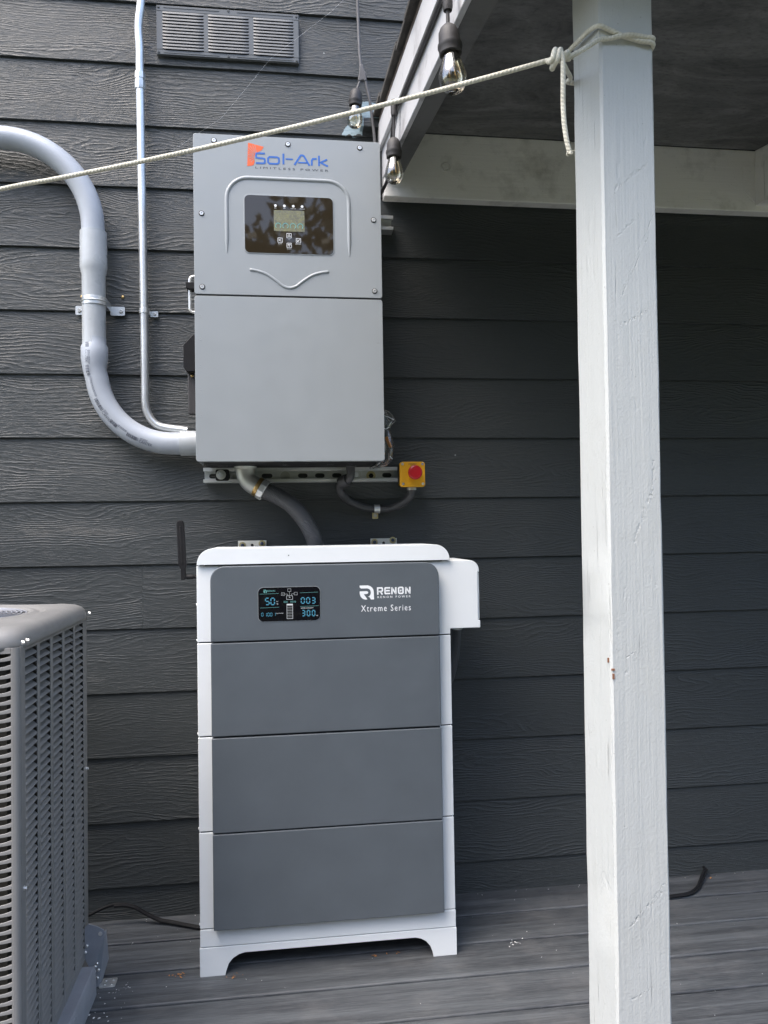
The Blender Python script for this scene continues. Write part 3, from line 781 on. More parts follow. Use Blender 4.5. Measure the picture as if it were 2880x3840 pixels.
# maker's mark
b = MB()
b.prism([(-.0765, 2.0478), (-.0375, 2.0392), (-.0425, 2.0305), (-.050, 2.0262), (-.0565, 2.0225), (-.0605, 2.0165), (-.0615, 2.009), (-.0605, 2.0005), (-.063, 1.9918), (-.0685, 1.9893), (-.0792, 1.9878)], YI - .0004, YI)
b.build('sun_mark', 'ink_orange', INV)
b = MB(); c0 = (-.0545, 2.0145)
for a in (100, 112, 124, 136, 148, 160, 172, 184, 196, 210, 226):
    r0, r1 = .0085, (.030 if a < 215 else .024); r1 = r1 if 90 < a < 150 else .0225
    b.stroke([(c0[0] + r0 * cos(radians(a)), c0[1] + r0 * sin(radians(a))), (c0[0] + r1 * cos(radians(a)), c0[1] + r1 * sin(radians(a)))], .0008, YI - .0004, .0003)
b.build('sun_ray', 'inverter', INV)
b = MB(); bx, bz = -.0592, 1.9945; W = .0046; y = YI
def L(x, z): return (bx + x, bz + z)
b.stroke([L(.0245, .0275), L(.0065, .0275), L(.003, .0265), L(.0022, .022), L(.003, .0165), L(.007, .0153), L(.0185, .0150), L(.0232, .0135), L(.0245, .0085), L(.0238, .0035), L(.0195, .0022), L(.0015, .0022)], W, y)
b.stroke([L(.0435, .0195), L(.0355, .0192), L(.0322, .0155), L(.0322, .006), L(.0355, .0024), L(.0545, .0024), L(.0590, .0050), L(.0600, .011), L(.0590, .0170), L(.0550, .0194), L(.0435, .0195)], W, y)
b.stroke([L(.0708, .0295), L(.0708, .0022)], W, y)
b.stroke([L(.0765, .0160), L(.0945, .0160)], W * .8, y)
b.stroke([L(.0985, .0018), L(.1145, .0270), L(.1185, .0275), L(.1225, .0260), L(.1365, .0018)], W, y); b.stroke([L(.108, .0085), L(.131, .0085)], W * .8, y)
b.stroke([L(.1425, .0022), L(.1425, .0150), L(.1455, .0195), L(.1550, .0200)], W, y)
b.stroke([L(.1610, .0285), L(.1610, .0022)], W, y); b.stroke([L(.1815, .0195), L(.1650, .0110), L(.1835, .0020)], W, y)
b.build('brand_name', 'ink_blue', INV)
lettering('LIMITLESS POWER', -.0588, .1258, 1.9825, 1.9879, YI, 'ink_dark', INV, spacing=1.5)
# carry handle, knob, side switch and pen-like probe on the left flank
b = MB(); b.tube([(-.19, -.2, 1.7285), (-.222, -.2, 1.7285)] + [(x, -.2, z) for x, z in arc(-.2225, 1.7185, .0100, 90, 180, 6)] + [(-.2325, -.2, 1.645)] + [(x, -.2, z) for x, z in arc(-.2225, 1.645, .0100, 180, 270, 6)] + [(-.19, -.2, 1.635)], .0038, 12); b.build('carry_handle', 'steel', INV)
b = MB(); b.prism([(-.2415, 1.7095), (-.2, 1.7095), (-.2, 1.690), (-.236, 1.6925), (-.2405, 1.695)], -.215, -.185); b.build('latch_knob', 'blackbox', INV, bevel=.0015)
b = MB(); b.prism([(-.20, 1.573), (-.2215, 1.567), (-.2455, 1.541), (-.2455, 1.485), (-.238, 1.473), (-.2, 1.473)], -.24, -.15); b.build('switch_housing', 'blackbox', INV, bevel=.002)
b = MB(); b.prism(rrect(-.2385, -.200, 1.367, 1.481, .006, 4), -.215, -.18); sh = b.build('switch_lever', 'rubber', INV, bevel=.004, seg=3)
b = MB(); b.lathe(((.0035, 0), (.0035, -.004), (.002, -.005)), (-.2265, -.215, 1.4665), 'Y', 14); b.build('pivot_screw', 'brass', sh)
# printing on the underside
def under(X, Z): return Vector((X, Z, 1.2440))
for s, x0, x1, yy in (('BATT', -.15, -.135, -.11), ('PV', .0, .012, -.16), ('GEN', .0, .016, -.12), ('LOAD', .12, .138, -.14), ('GRID', .17, .19, -.15), ('CT', .06, .07, -.17)):
    lettering(s, x0, x1, yy - .004, yy, 0, 'ink_white', INV, face=under)

# emergency stop box at the rail's end
ES = thing('emergency_stop', 'yellow emergency stop box with a red mushroom button on the mounting rail', 'emergency stop', (.36, -.043, 1.184))
b = MB(); b.prism(rrect(.3265, .3945, 1.1860, 1.2525, .007, 5), -.088, -.0435); b.build('box', 'blackbox', ES, bevel=.002)
b = MB(); b.prism(rrect(.3245, .3962, 1.1838, 1.2548, .008, 5), -.1015, -.0882); lid = b.build('lid', 'estop_yellow', ES, bevel=.002, seg=3)
b = MB(); b.lathe(((.0165, 0), (.0165, -.003), (.0125, -.004), (.0125, -.012)), (.3650, -.1015, 1.2235), 'Y', 32); b.build('collar', 'estop_yellow', ES)
b = MB(); b.lathe(((.0125, -.010), (.0165, -.011), (.0198, -.0135), (.0203, -.0185), (.0190, -.0225), (.0150, -.0245), (.0146, -.0240), (.0001, -.0246)), (.3650, -.1015, 1.2235), 'Y', 40); b.build('button', 'estop_red', ES)
for x, z in ((.3322, 1.2480), (.3890, 1.2480), (.3335, 1.1925), (.3895, 1.1925)): screw('screw', (x, -.1014, z), .0040, ES)
lettering('EMERGENCY', .3495, .3725, 1.2465, 1.2500, -.1015, 'ink_dark', ES); lettering('STOP', .355, .367, 1.2425, 1.2455, -.1015, 'ink_dark', ES)
CB = thing('control_cable', 'thin dark flexible conduit looping from the inverter to the yellow stop box', 'cable', (.26, -.05, 1.126))
YC = -.052
b = MB(); b.lathe(((.0165, 0), (.0165, -.005), (.0125, -.006), (.0120, -.014)), (.187, -.100, 1.2462), 'Z', 8); b.tube(spline([(.187, -.100, 1.236), (.187, -.100, 1.222), (.184, -.097, 1.211), (.1755, -.09, 1.203)], 5), .0115, 16); b.build('elbow_fitting', 'flex', CB)
b = MB(); P0 = Vector((.179, -.093, 1.2062)); P1 = Vector((.161, -.076, 1.198)); b.tube([P0, P0.lerp(P1, .5), P1], [.0172, .0172, .0160], 10); b.build('gland_nut', 'flex', CB)
pth = spline([(.168, -.082, 1.201), (.159, -.07, 1.192), (.1585, -.06, 1.181), (.166, YC, 1.168), (.184, -.03, 1.152), (.208, -.024, 1.139), (.236, -.022, 1.1295), (.268, -.02, 1.1255), (.300, -.022, 1.1255), (.326, -.035, 1.132), (.3475, -.055, 1.147), (.3590, -.068, 1.162), (.3625, -.070, 1.180)], 8)
b = MB(); b.tube(pth, lambda s: .0108 + .0003 * sin(s * 1800), 16); b.build('sheath', 'flex', CB)
b = MB(); b.lathe(((.0115, 1.1765), (.0135, 1.177), (.0135, 1.1838)), (.3625, -.070, 0), 'Z', 12); b.build('end_fitting', 'castzinc', CB)
b = MB()
cs = thing('cable_clamp', 'small steel one-hole clamp holding the thin dark cable loop', 'clamp', (.268, 0, 1.12))
b = MB(); rr = .0112; ctr = (-.020, 1.1255); prof = [(ctr[0] + r_ * cos(radians(a)), ctr[1] + r_ * sin(radians(a))) for r_, seq in ((rr, range(80, 286, 12)), (rr + .0014, range(284, 79, -12))) for a in seq]
b.prism(prof, .260, .2765, 'X'); b.build('band', 'galv', cs)
b = MB(); b.prism(rrect(.2565, .2735, 1.0975, 1.1185, .003), -.0042, -.0025); b.build('tab', 'yellowzinc', cs); screw('screw', (.2650, -.0042, 1.1075), .0048, cs, 'castzinc')

# big flexible conduit from the inverter's underside to behind the battery
FX = thing('flex_conduit', 'thick ribbed dark grey conduit curving from the inverter down behind the battery', 'conduit', (0, -.09, 1.03))
b = MB(); b.lathe(((.0300, 1.2460), (.0310, 1.2440), (.0300, 1.2400), (.0265, 1.2380)), (-.1015, -.082, 0), 'Z', 32)
el = spline([(-.1015, -.082, 1.242), (-.1015, -.082, 1.228), (-.0985, -.083, 1.213), (-.0900, -.085, 1.201), (-.0790, -.087, 1.193), (-.066, -.089, 1.186)], 7)
b.tube(el, [.0262 - .0012 * sin(pi * i / (len(el) - 1)) for i in range(len(el))], 28); b.build('elbow', 'castzinc', FX, smooth=False)
d = Vector((.040, -.004, -.024)).normalized(); e0 = Vector((-.072, -.088, 1.1905))
b = MB(); b.tube([e0, e0 + d * .004, e0 + d * .0045, e0 + d * .010, e0 + d * .0105], [.0275, .029, .0275, .0275, .0265], 28); b.build('seal_ring', 'brass', FX)
b = MB(); b.tube([e0 + d * .011, e0 + d * .0125, e0 + d * .0270, e0 + d * .0285], [.0275, .0292, .0292, .0275], 10); nutm = b.build('gland_nut', 'galv', FX, bevel=.0006, seg=1)
for p in nutm.data.polygons: p.use_smooth = False
fp = spline([tuple(e0 + d * .020), (-.020, -.093, 1.164), (.022, -.094, 1.138), (.056, -.094, 1.098), (.078, -.092, 1.058), (.088, -.088, 1.025), (.094, -.08, .98), (.095, -.07, .90)], 22)
b = MB(); b.tube(fp, lambda s: .0228 + .00045 * sin(s * 1500) * (1 if s < .12 or True else 0), 28); b.build('sheath', 'flex', FX)

# bag of orange plugs wedged behind the inverter
BG = thing('plastic_bag', 'crumpled clear plastic bag hanging behind the inverter edge', 'bag', (.275, -.12, 1.24))
rnd = random.Random(11); rings = []
prof = [(1.236, .236, .262, .010), (1.243, .25, .284, .014), (1.252, .262, .296, .016), (1.262, .262, .302, .020), (1.280, .262, .305, .022), (1.300, .262, .3055, .022), (1.320, .262, .302, .018), (1.343, .262, .297, .012), (1.356, .262, .302, .010), (1.368, .262, .3115, .008), (1.380, .262, .307, .006), (1.392, .262, .294, .004), (1.399, .262, .280, .002)]
for z, xa, xb, hw in prof:
    g = []
    for k in range(22):
        a = 2 * pi * k / 22; cx = (xa + xb) / 2; rx = (xb - xa) / 2; j = rnd.uniform(-.0022, .0022)
        g.append((cx + rx * cos(a) + j, -.12 + hw * sin(a) + rnd.uniform(-.003, .003), z + rnd.uniform(-.003, .003)))
    rings.append(g)
b = MB(); b.loft(rings); o = b.build('film', 'film', BG)
for p in o.data.polygons: p.use_smooth = False
for pts in ([(.262, -.135, 1.384), (.290, -.136, 1.375), (.306, -.13, 1.368)], [(.262, -.142, 1.350), (.282, -.14, 1.341), (.292, -.136, 1.347)], [(.290, -.15, 1.266), (.298, -.147, 1.258)]):
    b = MB(); b.tube(pts, .0009, 6); b.build('crease', 'ink_white', BG)
for (x0, z0, x1, z1, yy, lb) in ((.284, 1.322, .297, 1.292, -.126, 'orange ribbed plug leaning towards the outer side of the clear bag'), (.271, 1.336, .276, 1.300, -.122, 'upright orange ribbed plug in the clear bag close to the inverter edge'), (.268, 1.298, .278, 1.272, -.12, 'lowest orange ribbed plug in the clear bag')):
    b = MB(); p0, p1 = Vector((0, 0, 0)), Vector((x1 - x0, 0, z1 - z0)); n = 15
    b.tube([p0.lerp(p1, i / n) for i in range(n + 1)], [(.0042 + (.0011 if i % 2 else 0)) * (1 if 0 < i < n else .6) for i in range(n + 1)], 12)
    o = b.build('wall_plug', 'orange_plastic', None, loc=(0, 0, 0)); o.location = (x0, yy, z0)
    tag(o, lb, 'plug', 'orange plugs in the plastic bag')

# ================================================================== BATTERY CABINET
BT = thing('battery_cabinet', 'tall white battery cabinet with four dark grey front panels standing on the deck', 'battery', (.102, -.2, 0))
YB, YPN = -.310, -.335
X0, X1 = -.2105, .4158
b = MB()
b.prism([(X0, 0), (-.1515, 0), (-.1485, .012), (-.143, .027), (-.133, .039), (-.119, .047), (-.105, .0505), (.313, .0505), (.327, .047), (.340, .039), (.350, .027), (.3555, .012), (.3578, 0), (X1 + .0015, 0), (X1 + .0015, .0675), (X0 - .001, .0675)], YB - .001, YB + .0012)
b.box(X0 - .001, X0 + .001, YB + .0012, -.125, 0, .0675); b.box(X1 - .0005, X1 + .0015, YB + .0012, -.125, 0, .0675)
b.box(X0, X1, YB + .002, -.125, .0660, .0674)
b.build('foot_frame', 'white', BT, bevel=.0012)
b = MB(); b.box(X0, X1 + .0008, YB, -.125, .0690, .1110); b.build('base_tray', 'white', BT, bevel=.002)
def module(z0, z1): 
    b = MB(); b.box(X0, X1, YB, -.125, z0, z1); return b.build('module_body', 'white', BT, bevel=.0022, seg=3)
mods = [module(.1128, .3415), module(.3440, .5695), module(.5722, .7965)]
b = MB(); b.prism([(X0, .7992), (X1 - .0005, .7992), (X1 - .0005, .8128), (.4935, .8128), (.4935, .8318), (.4888, .8322), (.4888, .9535), (.4925, .954), (.4925, .9585)] + arc(.4665, .9585, .026, 5, 90, 8) + [(X0, .9845)], YB, -.125); ctrl = b.build('module_body', 'white', BT, bevel=.002, seg=2, label='wide top module with a box standing out on its right')
b = MB(); b.box(.4880, .4925, YB + .004, -.13, .8335, .9525); sp = b.build('side_plate', 'white', BT, bevel=.0008)
for z in (.944, .888, .838):
    b = MB(); b.lathe(((.0032, .4925), (.0032, .4945), (.0018, .4952)), (0, -.288, z), 'X', 10); b.build('screw', 'steel', sp)
for z in (.570, .3425, .1120, .7978):
    b = MB(); b.box(X0 + .004, X1 - .004, YB + .004, -.13, z - .0022, z + .0022); b.build('seam', 'gasket', BT)
for z in (.803, .577, .349, .120, .89):
    b = MB(); b.lathe(((.003, X0), (.003, X0 - .0025), (.001, X0 - .003)), (0, YB + .012, z), 'X', 10); b.build('side_screw', 'white', BT)
def panel(z0, z1, corners, r, name='front_panel'):
    b = MB(); b.prism(rrect(-.1760, .3828, z0, z1, r, 8, corners), YPN, YB + .0002) if any(corners) else b.box(-.1760, .3828, YPN, YB + .0002, z0, z1)
    return b.build(name, 'panel', BT, bevel=.0022, seg=3)
p4 = panel(.1180, .3440, (0, 0, 0, 0), 0); p3 = panel(.3472, .5718, (0, 0, 0, 0), 0); p2 = panel(.5760, .7985, (0, 0, 0, 0), 0)
p1 = panel(.8020, .9825, (0, 0, 1, 1), .034)
b = MB(); b.prism([(-.2095, .9865), (.4145, .9865)] + arc(.3765, .9880, .0380, 0, 90, 10) + arc(-.1705, .9880, .0380, 90, 180, 10), YB - .010, -.125); b.build('top_cover', 'white', BT, bevel=.004, seg=3)
b = MB(); b.box(-.19, .395, YB - .006, -.13, .9838, .9868); b.build('cover_gap', 'gasket', BT)
# the small screen
def D(x, y): return (-.0625 + (x - 240) * .0001224, .9295 - (y - 213 + .0232 * (x - 240)) * .0001185)
b = MB(); b.prism(rrect(-.0634, .0874, .8468, .9303, .0128, 6), YPN - .0006, YPN + .001); b.build('display_rim', 'ink_white' if False else 'inverter', p1)
b = MB(); b.prism(rrect(-.0625, .0865, .8477, .9294, .012, 6), YPN - .0011, YPN); scr = b.build('display_screen', 'dark_glass', p1)
YD = YPN - .0011
SEG = {'0': 'abcdef', '1': 'bc', '3': 'abcdg', '5': 'acdfg', '8': 'abcdefg'}
def digits(b, s, x, y, w, h, adv, t):
    for ch in s:
        if ch in SEG:
            S = {'a': ((x, y), (x + w, y)), 'b': ((x + w, y), (x + w, y + h / 2)), 'c': ((x + w, y + h / 2), (x + w, y + h)), 'd': ((x, y + h), (x + w, y + h)), 'e': ((x, y + h / 2), (x, y + h)), 'f': ((x, y), (x, y + h / 2)), 'g': ((x, y + h / 2), (x + w, y + h / 2))}
            for q in SEG[ch]:
                (ax, ay), (bx_, by_) = S[q]; gx, gy = (bx_ - ax) * .14, (by_ - ay) * .14
                b.stroke([D(ax + gx, ay + gy), D(bx_ - gx, by_ - gy)], t, YD, .0003)
        elif ch == '.': b.stroke([D(x - 22, y + h - 4), D(x - 22, y + h + 4)], t, YD, .0003); continue
        x += adv
b = MB(); digits(b, '50', 383, 425, 70, 132, 105, .0026); digits(b, '003', 1085, 418, 62, 115, 105, .0024); digits(b, '300', 1100, 678, 52, 112, 100, .0024)
digits(b, '0', 300, 725, 34, 66, 60, .0012); digits(b, '1.00', 366, 725, 34, 66, 54, .0012); digits(b, '1', 540, 722, 34, 60, 50, .0012)
b.build('lit_digits', 'lit_cyan', p1)
b = MB(); digits(b, '000', 740, 488, 20, 30, 28, .0006); digits(b, '0533', 872, 484, 20, 30, 28, .0006)
for pts in (((270, 343), (645, 330)), ((275, 625), (648, 610)), ((1060, 318), (1420, 304)), ((1062, 597), (1428, 583))): b.stroke([D(*q) for q in pts], .0005, YD, .0003)
b.build('lit_line', 'lit_green', p1)
b = MB()
def rect(b, x0, y0, x1, y1, w): b.stroke([D(x0, y0), D(x1, y0), D(x1, y1), D(x0, y1), D(x0, y0)], w, YD, .0003)
rect(b, 695, 315, 755, 372, .0004); rect(b, 820, 233, 883, 292, .0004); rect(b, 948, 306, 1008, 360, .0004); rect(b, 797, 376, 915, 452, .0006)
b.stroke([D(855, 292), D(855, 376)], .0004, YD, .0003); b.stroke([D(755, 343), D(815, 343), D(820, 376)], .0004, YD, .0003); b.stroke([D(948, 336), D(892, 340), D(886, 376)], .0004, YD, .0003)
rect(b, 800, 546, 914, 845, .0007)
for k in range(8): b.stroke([D(803, 585 + k * 32), D(911, 585 + k * 32)], .0004, YD, .0003)
b.stroke([D(803, 560), D(911, 560)], .0026, YD, .0003); b.stroke([D(843, 400), D(868, 412)], .0012, YD, .0003); b.stroke([D(718, 343), D(730, 343)], .0014, YD, .0003)
b.build('lit_diagram', 'lit_white', p1)
def dtext(s, x0, y0, x1, y1, m):
    (ax, az), (bx_, bz_) = D(x0, y1), D(x1, y0); lettering(s, ax, bx_, az, bz_, YD, m, p1)
dtext('RENON', 420, 260, 572, 296, 'lit_green'); dtext('SOC', 594, 484, 634, 504, 'lit_white'); dtext('%', 598, 530, 632, 556, 'lit_white'); dtext('RATED CAPACITY', 1078, 613, 1325, 645, 'lit_white'); dtext('AH', 1378, 770, 1412, 794, 'lit_white'); dtext('RUN MASTER', 588, 724, 730, 744, 'lit_white')
def rmark(b, F, y):
    up_ = [(265, 200), (440, 195), (490, 212), (530, 245), (553, 290), (558, 330), (562, 487), (497, 490), (466, 440), (430, 434), (462, 422), (488, 385), (497, 345), (490, 305), (470, 276), (440, 261), (415, 257), (295, 262), (272, 245), (265, 222)]
    lo_ = [(266, 322), (412, 316), (432, 322), (441, 338), (440, 356), (428, 370), (410, 376), (350, 380), (425, 490), (372, 493), (328, 477), (294, 444), (273, 405), (266, 370)]
    for o in (up_, lo_): b.prism([F(x, yy) for x, yy in o], y - .0004, y)
def G(x, y): return (.1840 + (x - 265) * .0001192, .9290 - (y - 197 + .033 * (x - 265)) * .0001170)
b = MB(); rmark(b, G, YPN); b.build('maker_mark', 'ink_white', p1)
b = MB(); rmark(b, lambda x, y: (D(345, 255)[0] + (x - 265) * .000026, D(345, 255)[1] - (y - 197) * .000026), YD); b.build('lit_mark', 'lit_green', p1)
b = MB(); w = .0036; y = YPN
def gs(*p): b.stroke([G(*q) for q in p], w, y)
gs((642, 388), (640, 248), (728, 246), (738, 262), (738, 300), (726, 318), (645, 322)); gs((694, 322), (738, 385))
gs((900, 242), (800, 244), (794, 256), (793, 352), (800, 364), (902, 360)); gs((798, 304), (892, 301))
gs((937, 378), (937, 232)); gs((940, 240), (1015, 366)); gs((1019, 376), (1019, 228))
gs((1095, 232), (1152, 230), (1168, 244), (1170, 340), (1156, 356), (1096, 358), (1080, 346), (1077, 248), (1095, 232))
gs((1230, 366), (1230, 222)); gs((1233, 230), (1310, 352)); gs((1314, 362), (1314, 216))
b.prism([G(1130, 262), G(1102, 305), G(1120, 305), G(1112, 335), (G(1146, 288)), G(1127, 288)], y - .0004, y)
b.build('brand_name', 'ink_white', p1)
a_, b_ = G(634, 462), G(1328, 440); lettering('RENON POWER', a_[0], b_[0], a_[1], a_[1] + .0052, YPN, 'ink_white', p1, spacing=1.7, bold=.012)
a_, b_ = G(290, 748), G(1328, 715); lettering('Xtreme Series', a_[0], b_[0], a_[1], a_[1] + .0155, YPN, 'ink_white', p1, spacing=1.25)
b = MB(); b.lathe(((.0015, 0), (.0012, -.0005), (.0001, -.0006)), (.012, YB - .010, 1.006), 'Y', 8); b.build('paint_nick', 'gasket', BT)
# antenna on the cabinet's left flank
AN = thing('antenna', 'black paddle antenna on the left side of the battery cabinet', 'antenna', (-.225, -.2, .952))
b = MB(); b.lathe(((.0055, -.2105), (.0055, -.2130), (.0068, -.2135), (.0068, -.2240), (.0052, -.2245), (.0050, -.2300), (.0062, -.2305), (.0062, -.246), (.0050, -.2480)), (0, -.2, .9525), 'X', 14); b.build('connector', 'blackbox', AN)
b = MB(); b.prism([(-.2615, .945), (-.2505, .945), (-.2480, .953), (-.2490, .972), (-.2465, .983), (-.2525, 1.0905), (-.2555, 1.0960), (-.2620, 1.0975), (-.2685, 1.0960), (-.2715, 1.0905), (-.2675, .983), (-.2615, .972)], -.2045, -.1955); b.build('paddle', 'blackbox', AN, bevel=.0025, seg=3)
b = MB(); b.prism([(-.2600, .985), (-.2560, .985), (-.2595, 1.082), (-.2640, 1.082)], -.2058, -.2044); b.build('paddle_rib', 'blackbox', AN, bevel=.0008, seg=1)
# wall brackets
def bracket(x0, x1, label, s1, s2, sl):
    t = thing('wall_bracket', label, 'bracket', ((x0 + x1) / 2, 0, 1.0))
    z1 = 1.0405; w = .004
    b = MB(); b.prism([(x0, .93), (sl - w, .93), (sl - w, 1.0255)] + [(sl + w * cos(radians(a)), 1.0275 + w * sin(radians(a))) for a in range(180, -1, -30)] + [(sl + w, .93), (x1, .93), (x1, z1), (x0, z1)], -.0055, -.0030)
    b.box(x0, x1, -.13, -.0030, .93, .9325); b.build('plate', 'white_zinc', t, bevel=.0006, seg=1)
    for x, z in (s1, s2):
        b = MB(); b.lathe(((.0095, 0), (.0095, -.0016), (.003, -.0018)), (x, -.0055, z), 'Y', 20); wsh = b.build('washer', 'yellowzinc', t)
        b = MB(); b.lathe(((.0050, -.0016), (.0052, -.004), (.0035, -.0055), (.0001, -.0055)), (x, -.0055, z), 'Y', 10); b.build('screw', 'blue_zinc', wsh)
mat('white_zinc', (.72, .72, .66), .4, metal=.25, var=.08); mat('blue_zinc', (.10, .12, .17), .3, metal=.8)
bracket(-.128, -.0485, 'left of the two zinc wall brackets behind the battery top', (-.1155, 1.0275), (-.0610, 1.0315), -.0885)
bracket(.2500, .3270, 'right of the two zinc wall brackets behind the battery top', (.2615, 1.0300), (.3150, 1.0350), .2885)
# conduit under the side box
RC = thing('flex_conduit', 'dark flexible conduit dropping from under the box on the cabinet side', 'conduit', (.466, -.16, .8))
b = MB(); b.lathe(((.0165, .8128), (.0165, .795), (.013, .790)), (.4665, -.160, 0), 'Z', 14); b.build('gland_nut', 'castzinc', RC)
b = MB(); b.tube(spline([(.4665, -.160, .80), (.4645, -.158, .76), (.4580, -.15, .70), (.4400, -.13, .63), (.405, -.10, .575), (.36, -.09, .54)], 10), .0122, 14); b.build('sheath', 'flex', RC)

# ================================================================== AIR CONDITIONER
AC = thing('air_conditioner', 'grey-brown outdoor air conditioner with louvered sides at the left edge', 'air conditioner', (-.475, -.262, 0), rz=.0158)
LF, LN, LX = .0, -.522, -.56      # far edge, near (front) face, left side in the unit's own axes
ZB, ZT = .066, .866
b = MB(); b.box(LX + .03, -.030, LN + .03, LF - .03, ZB + .01, ZT - .01); b.build('coil', 'ac_inside', AC)
b = MB()
# right side sheet: frame round the five louver columns
COLS = [(-.486, -.413), (-.396, -.325), (-.3065, -.235), (-.2165, -.1425), (-.128, -.053)]
NROW, PZ, ZG0 = 50, .01535, .0880
ZG1 = ZG0 + NROW * PZ
ys = [LN + .012] + [v for c in COLS for v in c] + [LF - .02]
for i in range(0, len(ys), 2): b.box(-.0016, 0, ys[i], ys[i + 1], ZB, ZT)
for c in COLS: b.box(-.0016, 0, c[0], c[1], ZB, ZG0); b.box(-.0016, 0, c[0], c[1], ZG1, ZT)
b.build('side_panel', 'ac_paint', AC, bevel=.0005, seg=1)
b = MB()
FC = [(-.190, -.0135), (-.375, -.205), (-.55, -.39)]
b.box(-.0135, -.0095, LN, LN + .0016, ZB, ZT)
for x0, x1 in FC:
    b.box(x0 - .015, x0, LN, LN + .0016, ZB, ZT); b.box(x0, x1, LN, LN + .0016, ZB, ZG0); b.box(x0, x1, LN, LN + .0016, ZG1, ZT)
b.build('front_panel', 'ac_paint', AC, bevel=.0005, seg=1)
# corner posts, rounded
def cpost(cx, cy, a0, r=.012):
    b = MB(); o = [(cx + rr * cos(radians(a)), cy + rr * sin(radians(a))) for rr, seq in ((r, range(a0, a0 + 91, 15)), (r - .0015, range(a0 + 90, a0 - 1, -15))) for a in seq]
    b.prism(o, ZB, ZT, 'Z')
    for f in b.bm.faces: f.smooth = False
    return b.build('corner_post', 'ac_paint', AC)
cpost(-.0095, LN + .0095, 270, .0095); cpost(-.020, LF - .020, 0, .020); cpost(LX + .012, LN + .012, 180); cpost(LX + .012, LF - .012, 90)
b = MB(); b.box(LX, LX + .0016, LN + .012, LF - .012, ZB, ZT); b.box(LX + .012, -.02, LF - .0016, LF, ZB, ZT); b.build('rear_panel', 'ac_paint', AC)
# louvers: blades whose top edge leans inward
def blade(w, axis, rise=.0098, dep=.0085):
    b = MB(); n = 6; rows = []
    for i in range(n + 1):
        u = -w / 2 + w * i / n; e = 1 if 0 < i < n else .35
        pr = [(-.0003, .0), (.0012 * e, .0012), (-.001, .0042), (-dep * .62, rise * .74), (-dep, rise), (-dep - .001, rise - .0008), (-dep * .62 - .0012, rise * .66), (-.0022, .0028), (-.0014, .0)]
        rows.append([((o, u, z) if axis == 'X' else (u, -o, z)) for o, z in pr])
    return b.loft(rows)
proto = {}
for c in COLS:
    w = c[1] - c[0]
    key = round(w, 4)
    for r in range(NROW):
        loc = (-.0008, (c[0] + c[1]) / 2, ZG0 + .0008 + r * PZ)
        if key not in proto: o = blade(w, 'X').build('louver', 'ac_paint', AC, loc=(0, 0, 0)); o.location = loc; proto[key] = o
        else: copy_to(proto[key], loc, AC)
pf = None
for r in range(NROW):
    x0, x1 = FC[0]; loc = ((x0 + x1) / 2, LN + .0008, ZG0 + .0008 + r * PZ)
    if pf is None:
        b = MB(); rows = []; w = x1 - x0; n = 16
        for i in range(n + 1):
            u = -w / 2 + w * i / n; t = min(i, n - i); e = (1, .35, .08)[t] if t < 3 else 0
            pr = [(.0, .0), (-.0006, .0006), (-.0008, .0030), (-.0005, .0052), (.0, .0057), (.0006, .0054), (.0004, .0030), (.0004, .0005)]
            rows.append([(u, y_, z + .0052 * e * (1 if z > .003 else .5)) for y_, z in pr])
        b.loft(rows); pf = b.build('louver', 'ac_paint', AC, loc=(0, 0, 0)); pf.location = loc
    else: copy_to(pf, loc, AC)
b = MB()
for x0, x1 in FC[1:]:
    for r in range(NROW): b.box(x0, x1, LN - .0006, LN + .001, ZG0 + .0008 + r * PZ, ZG0 + .008 + r * PZ)
o = b.build('louver_rows', 'ac_paint', AC); o['kind'] = 'stuff'
